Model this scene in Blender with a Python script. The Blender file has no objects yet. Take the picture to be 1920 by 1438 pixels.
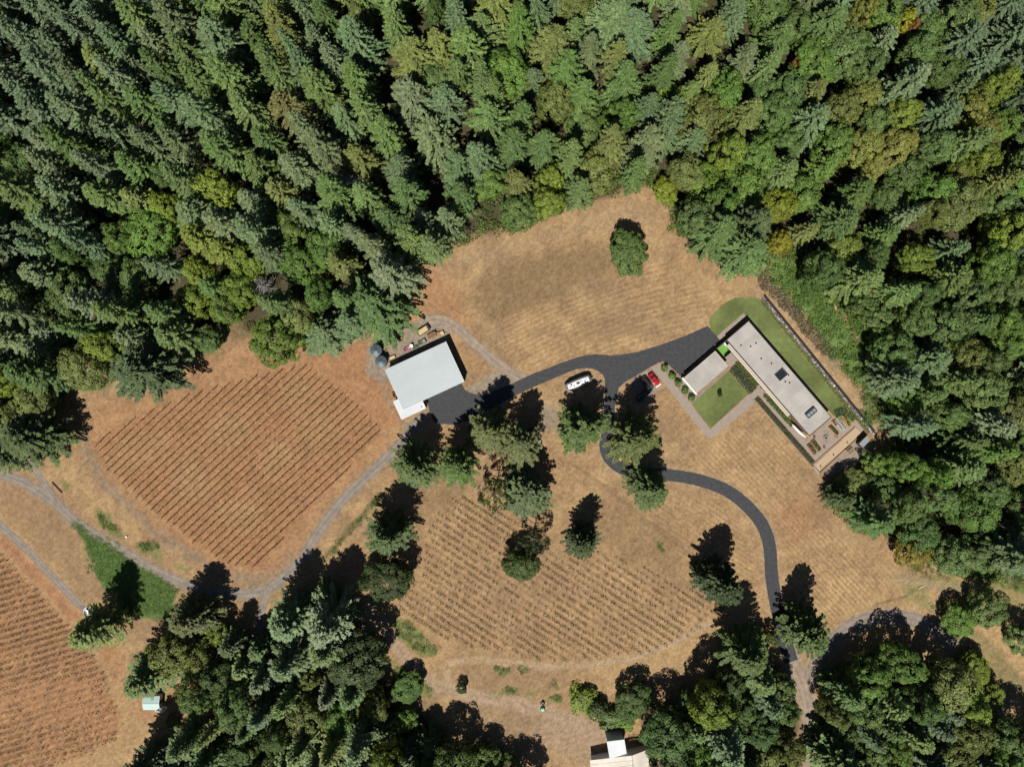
import bpy, math, random
import numpy as np
from mathutils import Vector, Matrix
from mathutils.geometry import tessellate_polygon

SC = 6.8          # photo pixels per metre on the ground
H = 200.0         # flying height of the camera
CX, CY = 960.0, 719.0
R = math.radians
random.seed(7)
RNG = np.random.default_rng(7)

# ---------------------------------------------------------------- camera, sky, sun, exposure
scene = bpy.context.scene
col = scene.collection
cam_d = bpy.data.cameras.new('camera')
cam = bpy.data.objects.new('camera', cam_d)
col.objects.link(cam)
cam.location = (0, 0, H)
cam.rotation_euler = (0, 0, 0)
cam_d.sensor_width = 36
cam_d.lens = 36 * H / (1920 / SC)
cam_d.clip_end = 5000
scene.camera = cam

SUN_EL = R(57)
SHADOW_AZ = R(14)     # shadows fall up the picture and a little to the right
sv = Vector((-math.sin(SHADOW_AZ) * math.cos(SUN_EL), -math.cos(SHADOW_AZ) * math.cos(SUN_EL), math.sin(SUN_EL)))
world = bpy.data.worlds.new('World')
scene.world = world
world.use_nodes = True
nt = world.node_tree
sky = nt.nodes.new('ShaderNodeTexSky')
sky.sky_type = 'NISHITA'
sky.sun_disc = False
sky.air_density = 0.6
sky.dust_density = 0.3
sky.altitude = 300
sky.sun_elevation = SUN_EL
sky.sun_rotation = math.atan2(sv.x, sv.y)
bg = nt.nodes['Background']
bg.inputs['Strength'].default_value = 0.05
nt.links.new(sky.outputs[0], bg.inputs['Color'])
sun_d = bpy.data.lights.new('sun', 'SUN')
sun_d.energy = 5.0
sun_d.angle = R(0.5)
sun_d.color = (1.0, 0.96, 0.90)
sun = bpy.data.objects.new('sun', sun_d)
col.objects.link(sun)
sun.rotation_euler = sv.to_track_quat('Z', 'Y').to_euler()
scene.view_settings.view_transform = 'Standard'
scene.view_settings.look = 'None'
scene.view_settings.exposure = 0.45
scene.view_settings.gamma = 1
scene.cycles.max_bounces = 5
scene.cycles.diffuse_bounces = 3
scene.cycles.transmission_bounces = 3

# ---------------------------------------------------------------- helpers
def P(px, py, z=0.0):
    """the point at height z that stands over photo position px, py"""
    s = (H - z) / H / SC
    return ((px - CX) * s, (CY - py) * s, z)

def P2(px, py, z=0.0):
    return P(px, py, z)[:2]

class MB:
    def __init__(self):
        self.v, self.f, self.t = [], [], []
    def poly(self, pts, tint=1.0):
        b = len(self.v)
        self.v += [tuple(p) for p in pts]
        self.t += [tint] * len(pts)
        self.f.append(tuple(range(b, b + len(pts))))
    def box(self, c, s, rot=0.0, taper=1.0, M=None):
        cx, cy, cz = c; sx, sy, sz = s
        co, si = math.cos(rot), math.sin(rot)
        b = len(self.v)
        for dz, k in ((-.5, 1.0), (.5, taper)):
            for dx, dy in ((-.5, -.5), (.5, -.5), (.5, .5), (-.5, .5)):
                x, y = dx * sx * k, dy * sy * k
                self.v.append((cx + x * co - y * si, cy + x * si + y * co, cz + dz * sz))
        self.t += [1.0] * 8
        for q in ((3, 2, 1, 0), (4, 5, 6, 7), (0, 1, 5, 4), (1, 2, 6, 5), (2, 3, 7, 6), (3, 0, 4, 7)):
            self.f.append(tuple(b + i for i in q))
    def tube(self, p0, p1, r0, r1=None, n=8, cap=True):
        r1 = r0 if r1 is None else r1
        p0, p1 = Vector(p0), Vector(p1)
        d = (p1 - p0).normalized()
        a = d.orthogonal().normalized(); c = d.cross(a)
        b = len(self.v)
        for p, r in ((p0, r0), (p1, r1)):
            for i in range(n):
                an = 2 * math.pi * i / n
                self.v.append(tuple(p + (a * math.cos(an) + c * math.sin(an)) * r))
        self.t += [1.0] * (2 * n)
        for i in range(n):
            j = (i + 1) % n
            self.f.append((b + i, b + j, b + n + j, b + n + i))
        if cap:
            self.f.append(tuple(b + n + i for i in range(n)))
            self.f.append(tuple(b + n - 1 - i for i in range(n)))
    def lathe(self, prof, n=24, c=(0, 0, 0)):
        b = len(self.v)
        for r, z in prof:
            for i in range(n):
                an = 2 * math.pi * i / n
                self.v.append((c[0] + r * math.cos(an), c[1] + r * math.sin(an), c[2] + z))
        self.t += [1.0] * (n * len(prof))
        for k in range(len(prof) - 1):
            for i in range(n):
                j = (i + 1) % n
                self.f.append((b + k * n + i, b + k * n + j, b + (k + 1) * n + j, b + (k + 1) * n + i))
        self.f.append(tuple(b + (len(prof) - 1) * n + i for i in range(n)))
    def loft(self, rings, cap=True):
        b = len(self.v); n = len(rings[0])
        for r in rings:
            self.v += [tuple(p) for p in r]
            self.t += [1.0] * n
        for k in range(len(rings) - 1):
            for i in range(n):
                j = (i + 1) % n
                self.f.append((b + k * n + i, b + k * n + j, b + (k + 1) * n + j, b + (k + 1) * n + i))
        if cap:
            self.f.append(tuple(b + n - 1 - i for i in range(n)))
            self.f.append(tuple(b + (len(rings) - 1) * n + i for i in range(n)))
    def extrude(self, pts, z0, z1):
        """vertical prism over an outline (counter-clockwise or not)"""
        n = len(pts)
        b = len(self.v)
        self.v += [(p[0], p[1], z0) for p in pts] + [(p[0], p[1], z1) for p in pts]
        self.t += [1.0] * (2 * n)
        for i in range(n):
            j = (i + 1) % n
            self.f.append((b + i, b + j, b + n + j, b + n + i))
        for tri in tessellate_polygon([[Vector((p[0], p[1], 0)) for p in pts]]):
            self.f.append(tuple(b + n + i for i in tri))
    def mesh(self, name, m, smooth=False):
        me = bpy.data.meshes.new(name)
        me.from_pydata(self.v, [], self.f)
        at = me.attributes.new('tint', 'FLOAT', 'POINT')
        at.data.foreach_set('value', np.array(self.t, dtype=np.float32))
        me.materials.append(m)
        if smooth:
            me.polygons.foreach_set('use_smooth', [True] * len(me.polygons))
        me.update()
        return me
    def build(self, name, m, parent=None, smooth=False):
        o = bpy.data.objects.new(name, self.mesh(name, m, smooth))
        col.objects.link(o)
        if parent:
            o.parent = parent
        return o

def bevel(o, w=0.03, seg=2):
    md = o.modifiers.new('bevel', 'BEVEL'); md.width = w; md.segments = seg; md.limit_method = 'ANGLE'
    return o

def thing(name, label, cat, loc=(0, 0, 0), rotz=0.0, group=None):
    o = bpy.data.objects.new(name, None)
    o.empty_display_size = 0.5
    col.objects.link(o)
    o.location = loc; o.rotation_euler = (0, 0, rotz)
    o['label'] = label; o['category'] = cat
    if group: o['group'] = group
    return o

def tag(o, label, cat, group=None):
    o['label'] = label; o['category'] = cat
    if group: o['group'] = group
    return o

def structure(o):
    o['kind'] = 'structure'
    return o

# ---------------------------------------------------------------- materials
def mat(name, color, rough=0.8, var=0.15, scale=1.5, bump=0.0, bscale=6.0, metal=0.0, spec=0.3, stain=0.0, color2=None, attr=None):
    color = tuple(c * .8 for c in color)
    m = bpy.data.materials.new(name)
    m.use_nodes = True
    t = m.node_tree; N = t.nodes; L = t.links
    b = N['Principled BSDF']
    b.inputs['Roughness'].default_value = rough
    b.inputs['Metallic'].default_value = metal
    b.inputs['Specular IOR Level'].default_value = spec
    tc = N.new('ShaderNodeTexCoord')
    no = N.new('ShaderNodeTexNoise'); no.inputs['Scale'].default_value = scale
    no.inputs['Detail'].default_value = 6; no.inputs['Roughness'].default_value = 0.65
    L.new(tc.outputs['Object'], no.inputs['Vector'])
    ramp = N.new('ShaderNodeValToRGB')
    c2 = tuple(c * .8 for c in color2) if color2 else color
    ramp.color_ramp.elements[0].position = 0.3
    ramp.color_ramp.elements[1].position = 0.7
    ramp.color_ramp.elements[0].color = tuple(c * (1 - var) for c in c2) + (1,)
    ramp.color_ramp.elements[1].color = tuple(c * (1 + var) for c in color) + (1,)
    L.new(no.outputs['Fac'], ramp.inputs['Fac'])
    out = ramp.outputs['Color']
    if stain:
        n2 = N.new('ShaderNodeTexNoise'); n2.inputs['Scale'].default_value = scale * 0.16
        n2.inputs['Detail'].default_value = 5
        L.new(tc.outputs['Object'], n2.inputs['Vector'])
        r2 = N.new('ShaderNodeMapRange'); r2.inputs['From Min'].default_value = .35; r2.inputs['From Max'].default_value = .65
        r2.inputs['To Min'].default_value = 1 - stain; r2.inputs['To Max'].default_value = 1 + stain * .5
        L.new(n2.outputs['Fac'], r2.inputs['Value'])
        vm = N.new('ShaderNodeVectorMath'); vm.operation = 'SCALE'
        L.new(out, vm.inputs[0]); L.new(r2.outputs[0], vm.inputs['Scale'])
        out = vm.outputs[0]
    if attr:
        a = N.new('ShaderNodeAttribute'); a.attribute_name = attr
        vm = N.new('ShaderNodeVectorMath'); vm.operation = 'SCALE'
        L.new(out, vm.inputs[0]); L.new(a.outputs['Fac'], vm.inputs['Scale'])
        out = vm.outputs[0]
    L.new(out, b.inputs['Base Color'])
    if bump:
        n3 = N.new('ShaderNodeTexNoise'); n3.inputs['Scale'].default_value = bscale
        n3.inputs['Detail'].default_value = 5
        L.new(tc.outputs['Object'], n3.inputs['Vector'])
        bp = N.new('ShaderNodeBump'); bp.inputs['Strength'].default_value = bump; bp.inputs['Distance'].default_value = 0.1
        L.new(n3.outputs['Fac'], bp.inputs['Height']); L.new(bp.outputs[0], b.inputs['Normal'])
    return m

def leaf_mat(name, color=None, transl=0.22, rough=0.6):
    """leaf surface; colour comes from the object colour times the leaf's own tint"""
    m = bpy.data.materials.new(name)
    m.use_nodes = True
    t = m.node_tree; N = t.nodes; L = t.links
    b = N['Principled BSDF']; out = N['Material Output']
    b.inputs['Roughness'].default_value = rough
    b.inputs['Specular IOR Level'].default_value = 0.25
    a = N.new('ShaderNodeAttribute'); a.attribute_name = 'tint'
    vm = N.new('ShaderNodeVectorMath'); vm.operation = 'SCALE'
    if color is None:
        oi = N.new('ShaderNodeObjectInfo'); L.new(oi.outputs['Color'], vm.inputs[0])
    else:
        vm.inputs[0].default_value = color
    L.new(a.outputs['Fac'], vm.inputs['Scale'])
    L.new(vm.outputs[0], b.inputs['Base Color'])
    tr = N.new('ShaderNodeBsdfTranslucent')
    v2 = N.new('ShaderNodeVectorMath'); v2.operation = 'MULTIPLY'
    v2.inputs[1].default_value = (1.25, 1.35, 0.6)
    L.new(vm.outputs[0], v2.inputs[0]); L.new(v2.outputs[0], tr.inputs['Color'])
    mx = N.new('ShaderNodeMixShader'); mx.inputs[0].default_value = transl
    L.new(b.outputs[0], mx.inputs[1]); L.new(tr.outputs[0], mx.inputs[2])
    L.new(mx.outputs[0], out.inputs['Surface'])
    return m

M = {}
M['needle'] = leaf_mat('conifer_needles', transl=0.12, rough=0.55)
M['leaf'] = leaf_mat('broad_leaves', transl=0.25)
M['bark'] = mat('bark', (0.20, 0.15, 0.11), 0.9, 0.3, 3, 0.4)
M['palebark'] = mat('pale_bark', (0.40, 0.33, 0.25), 0.9, 0.25, 3, 0.3)
M['deadwood'] = mat('dead_wood', (0.24, 0.215, 0.20), 0.9, 0.25, 3)
M['vine'] = leaf_mat('vine_leaves', (0.044, 0.060, 0.022), 0.1)
M['vine_young'] = leaf_mat('young_vine_leaves', (0.045, 0.050, 0.022), 0.08)
M['vine_dusky'] = leaf_mat('dusky_vine_leaves', (0.030, 0.038, 0.018), 0.08)
M['under'] = leaf_mat('undergrowth_leaves', None, 0.25)
M['asphalt'] = mat('asphalt', (0.048, 0.0485, 0.052), 0.85, 0.07, 7, 0.12, 60, stain=0.22)
M['gravel'] = mat('gravel', (0.285, 0.222, 0.165), 0.95, 0.2, 4, 0.3, 20, stain=0.2, attr='tint')
M['gravel_grey'] = mat('gravel_grey', (0.235, 0.196, 0.158), 0.95, 0.2, 4, 0.3, 20, stain=0.2, attr='tint')
M['paving'] = mat('paving', (0.29, 0.235, 0.19), 0.9, 0.08, 6, 0.1, 30, stain=0.08)
M['concrete'] = mat('concrete', (0.42, 0.39, 0.35), 0.9, 0.08, 5, 0.1, 30, stain=0.1)
M['sand'] = mat('court_sand', (0.42, 0.31, 0.20), 0.95, 0.06, 8, 0.1, 40, stain=0.05)
M['lawn'] = mat('lawn_grass', (0.110, 0.170, 0.040), 0.9, 0.20, .8, 0.6, 18, stain=0.30, color2=(0.165, 0.145, 0.060))
M['turf'] = mat('bright_turf', (0.14, 0.32, 0.05), 0.9, 0.08, 4, 0.3, 30)
M['roof_metal'] = mat('pale_metal_roof', (0.425, 0.468, 0.472), 0.55, 0.03, 0.9, 0, metal=0.0, spec=0.25, stain=0.05)
M['roof_white'] = mat('white_metal_roof', (0.56, 0.58, 0.59), 0.5, 0.03, 1.5, 0, stain=.08)
M['roof_flat'] = mat('flat_roof_membrane', (0.385, 0.36, 0.325), 0.85, 0.04, 1.6, 0.08, 20, stain=0.16)
M['roof_seam'] = mat('roof_seam', (0.33, 0.295, 0.26), 0.85, 0.08, 3)
M['roof_cream'] = mat('cream_roof', (0.62, 0.565, 0.48), 0.7, 0.06, 2, 0, stain=0.12)
M['roof_teal'] = mat('teal_roof', (0.40, 0.55, 0.50), 0.55, 0.03, 1, 0, stain=0.05)
M['wall_dark'] = mat('dark_wall', (0.06, 0.055, 0.05), 0.8, 0.1, 2)
M['wall_wood'] = mat('wood_wall', (0.22, 0.15, 0.09), 0.8, 0.15, 4)
M['wall_white'] = mat('white_wall', (0.75, 0.73, 0.70), 0.8, 0.04, 2)
M['cream'] = mat('cream_trim', (0.55, 0.47, 0.35), 0.7, 0.05, 2)
M['glass'] = mat('window_glass', (0.02, 0.025, 0.03), 0.1, 0.05, 1, spec=0.6)
M['steel_dark'] = mat('dark_steel', (0.05, 0.05, 0.055), 0.5, 0.1, 3)
M['steel'] = mat('grey_steel', (0.30, 0.31, 0.32), 0.45, 0.06, 3, metal=0.3)
M['tank'] = mat('tank_steel', (0.075, 0.105, 0.118), 0.5, 0.12, 2.5, metal=0.2)
M['stone'] = mat('grey_stone', (0.30, 0.28, 0.27), 0.9, 0.35, 2.0, 0.4, 8, attr='tint')
M['bedwood'] = mat('orange_wood', (0.50, 0.24, 0.09), 0.8, 0.15, 3)
M['oldwood'] = mat('brown_wood', (0.30, 0.17, 0.09), 0.85, 0.2, 3)
M['timber'] = mat('pale_timber', (0.55, 0.42, 0.25), 0.85, 0.15, 3)
M['soil'] = mat('bed_soil', (0.10, 0.065, 0.04), 0.95, 0.2, 5)
M['red_paint'] = mat('red_paint', (0.40, 0.012, 0.014), 0.25, 0.03, 2, spec=0.5)
M['black_paint'] = mat('black_paint', (0.018, 0.02, 0.022), 0.25, 0.05, 2, spec=0.5)
M['grey_paint'] = mat('dark_grey_paint', (0.06, 0.075, 0.075), 0.3, 0.05, 2, spec=0.5)
M['white_paint'] = mat('white_paint', (0.80, 0.80, 0.80), 0.3, 0.02, 2, spec=0.5)
M['rubber'] = mat('rubber', (0.02, 0.02, 0.02), 0.9, 0.1, 4)
M['alu'] = mat('polished_aluminium', (0.72, 0.73, 0.74), 0.28, 0.02, 2, metal=0.85, spec=0.5)
M['lamp'] = mat('clear_lamp', (0.7, 0.7, 0.68), 0.15, 0.02, 2, spec=0.6)
M['lamp_red'] = mat('red_lamp', (0.35, 0.01, 0.01), 0.2, 0.02, 2)
M['pink'] = mat('pink_plastic', (0.62, 0.25, 0.33), 0.5, 0.05, 3)
M['green_plastic'] = mat('green_plastic', (0.06, 0.30, 0.15), 0.5, 0.05, 3)
M['lime'] = mat('lime_paint', (0.18, 0.55, 0.06), 0.5, 0.05, 3)
M['mint'] = mat('mint_plastic', (0.25, 0.72, 0.45), 0.5, 0.05, 3)
M['orange'] = mat('orange_paint', (0.55, 0.25, 0.06), 0.5, 0.05, 3)
M['straw_load'] = mat('tan_load', (0.52, 0.40, 0.20), 0.95, 0.12, 5)
M['grey_bin'] = mat('grey_green_plastic', (0.20, 0.23, 0.18), 0.7, 0.1, 3)

# ---------------------------------------------------------------- noise and masks for the ground
_tab = RNG.random((256, 256))
def vnoise(x, y, s=0):
    xi = np.floor(x).astype(int); yi = np.floor(y).astype(int)
    fx = x - xi; fy = y - yi
    fx = fx * fx * (3 - 2 * fx); fy = fy * fy * (3 - 2 * fy)
    a = _tab[(xi + 37 * s) & 255, (yi + 91 * s) & 255]; b = _tab[(xi + 1 + 37 * s) & 255, (yi + 91 * s) & 255]
    c = _tab[(xi + 37 * s) & 255, (yi + 1 + 91 * s) & 255]; d = _tab[(xi + 1 + 37 * s) & 255, (yi + 1 + 91 * s) & 255]
    return (a * (1 - fx) + b * fx) * (1 - fy) + (c * (1 - fx) + d * fx) * fy

def fbm(x, y, s=0, o=4):
    r = 0; a = 0.5; t = 0
    for k in range(o):
        r = r + a * vnoise(x, y, s + k); t += a
        x = x * 2.03; y = y * 2.03; a *= 0.55
    return r / t

def seg_dist(px, py, pts, closed):
    n = len(pts)
    d2 = np.full(px.shape, 1e12)
    for i in range(n if closed else n - 1):
        x0, y0 = pts[i]; x1, y1 = pts[(i + 1) % n]
        dx, dy = x1 - x0, y1 - y0
        L2 = dx * dx + dy * dy + 1e-9
        t = np.clip(((px - x0) * dx + (py - y0) * dy) / L2, 0, 1)
        d2 = np.minimum(d2, (px - x0 - t * dx) ** 2 + (py - y0 - t * dy) ** 2)
    return np.sqrt(d2)

def inside(px, py, pts):
    r = np.zeros(px.shape, bool)
    n = len(pts)
    for i in range(n):
        x0, y0 = pts[i]; x1, y1 = pts[(i + 1) % n]
        if y0 == y1: continue
        c = ((y0 > py) != (y1 > py)) & (px < (x1 - x0) * (py - y0) / (y1 - y0) + x0)
        r ^= c
    return r

def inside1(p, pts):
    return bool(inside(np.array([p[0]]), np.array([p[1]]), pts)[0])

def smooth_line(pts, n=8):
    """Catmull-Rom through pts"""
    p = [pts[0]] + list(pts) + [pts[-1]]
    out = []
    for i in range(1, len(p) - 2):
        for k in range(n):
            t = k / n
            q = []
            for a in range(2):
                p0, p1, p2, p3 = p[i - 1][a], p[i][a], p[i + 1][a], p[i + 2][a]
                q.append(0.5 * (2 * p1 + (p2 - p0) * t + (2 * p0 - 5 * p1 + 4 * p2 - p3) * t * t + (3 * p1 - p0 - 3 * p2 + p3) * t ** 3))
            out.append(tuple(q))
    out.append(tuple(pts[-1]))
    return out

def offset_line(pts, ws):
    """left and right offsets of a pixel polyline; ws one width or one per point"""
    l, r = [], []
    n = len(pts)
    for i, p in enumerate(pts):
        a = pts[max(0, i - 1)]; b = pts[min(n - 1, i + 1)]
        dx, dy = b[0] - a[0], b[1] - a[1]
        q = math.hypot(dx, dy) or 1
        w = (ws if not isinstance(ws, (list, tuple)) else ws[0] + (ws[1] - ws[0]) * i / (n - 1)) / 2
        l.append((p[0] + dy / q * w, p[1] - dx / q * w)); r.append((p[0] - dy / q * w, p[1] + dx / q * w))
    return l, r

# ---------------------------------------------------------------- plan of the place (photo pixels on the ground)
TRACK = smooth_line([(-60, 868), (0, 888), (45, 905), (100, 940), (150, 985), (225, 1030), (300, 1075), (370, 1102), (430, 1113), (490, 1108),
                     (535, 1080), (568, 1045), (590, 1010), (620, 965), (660, 920), (710, 872), (752, 832), (772, 805), (800, 776)], 6)
TRACK_IN = smooth_line([(40, 845), (68, 884), (92, 920), (112, 948)], 6)
FARM_ROAD = smooth_line([(-60, 935), (0, 985), (60, 1040), (110, 1093), (166, 1150), (180, 1168)], 6)
SPUR = smooth_line([(508, 1098), (497, 1120), (490, 1150), (480, 1190)], 5)
BARN_TRACK = smooth_line([(792, 604), (825, 600), (855, 614), (890, 645), (930, 680), (965, 703), (985, 712)], 6)
SOUTH_ROAD = smooth_line([(1147, 700), (1146, 730), (1143, 765), (1138, 810), (1134, 838), (1145, 863), (1170, 880), (1210, 887), (1260, 891), (1310, 900), (1360, 918),
                          (1400, 948), (1430, 985), (1443, 1025), (1447, 1080), (1455, 1130), (1465, 1175), (1475, 1210), (1484, 1240)], 6)
LOWER_ROAD = smooth_line([(1483, 1238), (1494, 1262), (1505, 1285), (1514, 1320), (1520, 1370), (1525, 1440), (1530, 1520)], 6)
CURVE_ROAD = smooth_line([(1510, 1290), (1530, 1245), (1556, 1210), (1585, 1180), (1630, 1160), (1685, 1156), (1740, 1172), (1790, 1215)], 6)
DIRT_LOOP = smooth_line([(1690, 1085), (1740, 1097), (1800, 1102), (1845, 1105)], 6)
DIRT_LOOP2 = smooth_line([(1815, 1098), (1785, 1105), (1765, 1125), (1752, 1160), (1760, 1200)], 6)
DIRT_LOOP3 = smooth_line([(1835, 1150), (1862, 1175), (1890, 1200), (1925, 1245), (1990, 1300)], 6)
LOW_TRACK = smooth_line([(690, 1140), (725, 1185), (770, 1245), (820, 1283), (870, 1303), (960, 1318), (1060, 1345), (1140, 1380), (1240, 1440)], 6)
LOW_LOOP = smooth_line([(868, 1300), (845, 1280), (840, 1258), (856, 1240), (905, 1236), (1000, 1246), (1090, 1248), (1180, 1234), (1260, 1205), (1340, 1165)], 6)
VTRACK = smooth_line([(140, 745), (150, 790), (165, 850), (200, 910), (280, 985), (360, 1045), (420, 1075), (500, 1082), (545, 1052)], 6)

VINE_A = [(176, 830), (236, 792), (300, 762), (355, 740), (420, 720), (500, 700), (572, 684), (645, 734), (712, 798), (712, 817), (600, 936), (482, 1062), (430, 1058), (395, 1042), (300, 968), (205, 885)]
VINE_B = [(-70, 960), (0, 1030), (10, 1040), (37, 1072), (80, 1112), (135, 1174), (158, 1205), (185, 1234), (200, 1265), (208, 1294), (227, 1327), (231, 1357), (217, 1390), (179, 1409), (104, 1438), (40, 1480), (-70, 1500)]
VINE_C = [(845, 925), (935, 950), (1000, 1012), (1075, 1050), (1130, 1035), (1210, 1065), (1345, 1130), (1372, 1158), (1225, 1224), (1060, 1243), (920, 1228), (815, 1190), (755, 1148), (735, 1125), (790, 1085), (795, 1000)]

FOREST_N = [(-90, -90), (2010, -90), (2010, 1095), (1930, 1080), (1850, 1072), (1790, 1055), (1745, 1035), (1690, 1005), (1640, 985), (1602, 980), (1578, 955), (1600, 935),
            (1650, 905), (1680, 840), (1694, 770), (1655, 705), (1632, 645), (1608, 592), (1562, 532), (1500, 482), (1440, 472), (1398, 505), (1355, 480), (1305, 445), (1272, 425),
            (1262, 350), (1205, 338), (1100, 368), (1040, 382), (960, 412), (880, 438), (812, 468), (770, 490), (752, 555), (720, 585), (640, 625),
            (560, 640), (500, 630), (440, 590), (400, 612), (350, 610), (330, 660), (285, 690), (200, 690), (130, 715), (95, 760), (85, 815), (40, 838), (-90, 850)]
WOOD_SW = [(252, 1232), (300, 1218), (345, 1195), (372, 1165), (420, 1195), (480, 1200), (520, 1150), (560, 1115), (640, 1105), (665, 1160), (700, 1195), (708, 1260), (745, 1318), (800, 1345), (850, 1390), (925, 1385), (945, 1415), (990, 1460), (1010, 1510),
           (235, 1520), (270, 1430), (320, 1400), (372, 1372), (400, 1325), (355, 1278), (300, 1262), (250, 1258)]
WOOD_SE = [(1170, 1318), (1240, 1322), (1320, 1290), (1362, 1215), (1395, 1180), (1440, 1240), (1478, 1262), (1492, 1330), (1500, 1520), (1250, 1520), (1232, 1420), (1225, 1372)]
WOOD_E = [(1545, 1262), (1580, 1250), (1620, 1232), (1680, 1222), (1740, 1240), (1775, 1275), (1815, 1310), (1870, 1345), (1930, 1370), (2000, 1400), (2000, 1520), (1548, 1520), (1546, 1400), (1540, 1330)]

# ---------------------------------------------------------------- the ground
def axis(lo, hi, step, far):
    a = np.arange(lo, hi + 1e-6, step)
    g = [hi + (far - hi) * (k / 14) ** 2 for k in range(1, 15)]
    l = [lo - (far + lo) * (k / 14) ** 2 for k in range(14, 0, -1)]
    return np.concatenate([l, a, g])

gx = axis(-150, 150, 0.36, 1600); gy = axis(-114, 114, 0.36, 1600)
GX, GY = np.meshgrid(gx, gy)
px = GX * SC + CX; py = CY - GY * SC
wx = (fbm(px / 22, py / 22, 3) - 0.5) * 22 + (fbm(px / 6, py / 6, 9, 3) - 0.5) * 9
wy = (fbm(px / 22, py / 22, 5) - 0.5) * 26 + (fbm(px / 6, py / 6, 12, 3) - 0.5) * 9
big = fbm(px / 90, py / 90, 20); mid = fbm(px / 28, py / 28, 31); fine = fbm(px / 7, py / 7, 41, 3); grit = fbm(px / 3.2, py / 3.2, 51, 2)

DRY = (0.365, 0.222, 0.112); STRAW = (0.44, 0.275, 0.132); RED = (0.375, 0.180, 0.085); DULL = (0.285, 0.178, 0.098)
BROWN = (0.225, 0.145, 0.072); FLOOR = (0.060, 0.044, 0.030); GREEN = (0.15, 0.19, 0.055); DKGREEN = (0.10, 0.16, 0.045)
GREY = (0.285, 0.235, 0.185); DUSTY = (0.36, 0.25, 0.155); TRACKC = (0.25, 0.19, 0.14)
base = np.empty(px.shape + (3,))
for k in range(3):
    base[..., k] = DRY[k] + (STRAW[k] - DRY[k]) * np.clip((mid - .42) * 3, 0, 1) + (DULL[k] - DRY[k]) * np.clip((.47 - big) * 4, 0, 1)

def blend(c, m):
    for k in range(3):
        base[..., k] += (c[k] - base[..., k]) * m

def zone(pts, c, a=1.0, soft=6, warp=1.0, pad=40):
    xs = [p[0] for p in pts]; ys = [p[1] for p in pts]
    sl = (px > min(xs) - pad) & (px < max(xs) + pad) & (py > min(ys) - pad) & (py < max(ys) + pad)
    X = px[sl] + wx[sl] * warp; Y = py[sl] + wy[sl] * warp
    d = seg_dist(X, Y, pts, True)
    d = np.where(inside(X, Y, pts), d, -d)
    m = np.zeros(px.shape); m[sl] = np.clip(d / soft + 0.5, 0, 1) * a
    blend(c, m)
    return m

def line(pts, w, c, a=1.0, soft=5, warp=0.35, patchy=0.0):
    xs = [p[0] for p in pts]; ys = [p[1] for p in pts]
    pad = w + 30
    sl = (px > min(xs) - pad) & (px < max(xs) + pad) & (py > min(ys) - pad) & (py < max(ys) + pad)
    X = px[sl] + wx[sl] * warp; Y = py[sl] + wy[sl] * warp
    d = seg_dist(X, Y, pts, False)
    m = np.zeros(px.shape)
    m[sl] = np.clip((w / 2 - d) / soft + 0.5, 0, 1) * a * (1 - patchy * np.clip((mid[sl] - .35) * 4, 0, 1))
    blend(c, m)
    return m

def circle(x, y, r):
    return [(x + r * math.cos(i * .45), y + r * math.sin(i * .45)) for i in range(14)]

# dry fields
zone([(140, 770), (250, 735), (345, 700), (400, 650), (470, 640), (590, 650), (690, 630), (725, 690), (750, 770), (765, 800), (700, 880), (610, 1000), (560, 1060), (480, 1092), (400, 1070), (290, 1010), (180, 890), (150, 820)], RED, .55, 30)
zone(VINE_A, RED, .8, 10, .6)
for qx_, qy_, r_ in ((430, 800, 30), (520, 860, 26), (360, 900, 34), (300, 840, 24), (600, 800, 30), (450, 960, 30), (560, 740, 24), (250, 850, 24)):
    zone(circle(qx_, qy_, r_), STRAW, .38, 44, 1.6)
zone([(560, 655), (690, 640), (722, 690), (752, 770), (745, 800), (706, 795), (640, 735), (590, 690)], RED, .7, 16)
zone([(-90, 985), (20, 1005), (110, 1100), (190, 1150), (235, 1230), (252, 1330), (240, 1390), (110, 1450), (-90, 1500)], RED, .55, 18)
zone(VINE_B, RED, .45, 12, .6)
zone([(15, 1000), (60, 1050), (110, 1100), (150, 1140), (175, 1175), (150, 1180), (100, 1125), (40, 1065), (-20, 1010)], (0.37, .17, .085), .7, 10)
zone([(258, 1290), (330, 1295), (345, 1345), (270, 1350), (240, 1340)], RED, .5, 16)
zone([(775, 510), (830, 500), (870, 560), (880, 610), (850, 605), (800, 590), (770, 600)], RED, .55, 26)
zone([(845, 640), (862, 640), (920, 690), (885, 712), (872, 690)], (0.37, .20, .10), .6, 12)
zone([(890, 560), (905, 520), (960, 490), (1050, 470), (1135, 455), (1180, 505), (1120, 525), (1040, 560), (960, 590), (920, 605)], BROWN, .78, 22)
zone([(1080, 590), (1160, 565), (1230, 570), (1180, 625), (1100, 635)], DULL, .6, 40)
zone([(1245, 380), (1205, 375), (1120, 405), (1000, 445), (880, 475), (800, 510), (830, 520), (950, 480), (1100, 440), (1210, 420)], DUSTY, .35, 20)
zone([(700, 920), (860, 900), (1010, 985), (1150, 1010), (1345, 1130), (1350, 1170), (1220, 1230), (1060, 1250), (880, 1230), (740, 1140), (690, 1120)], (0.35, .21, .108), .55, 30)
zone([(1100, 930), (1200, 940), (1290, 990), (1290, 1080), (1180, 1060), (1110, 1000)], BROWN, .5, 50)
zone([(780, 920), (830, 900), (870, 915), (840, 960), (790, 960)], BROWN, .4, 40)
zone(circle(1500, 965, 40), RED, .5, 50)
zone(circle(1425, 870, 22), BROWN, .4, 30)
zone([(1240, 1160), (1350, 1150), (1345, 1240), (1290, 1280), (1200, 1270), (1150, 1250)], STRAW, .6, 40)
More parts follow.
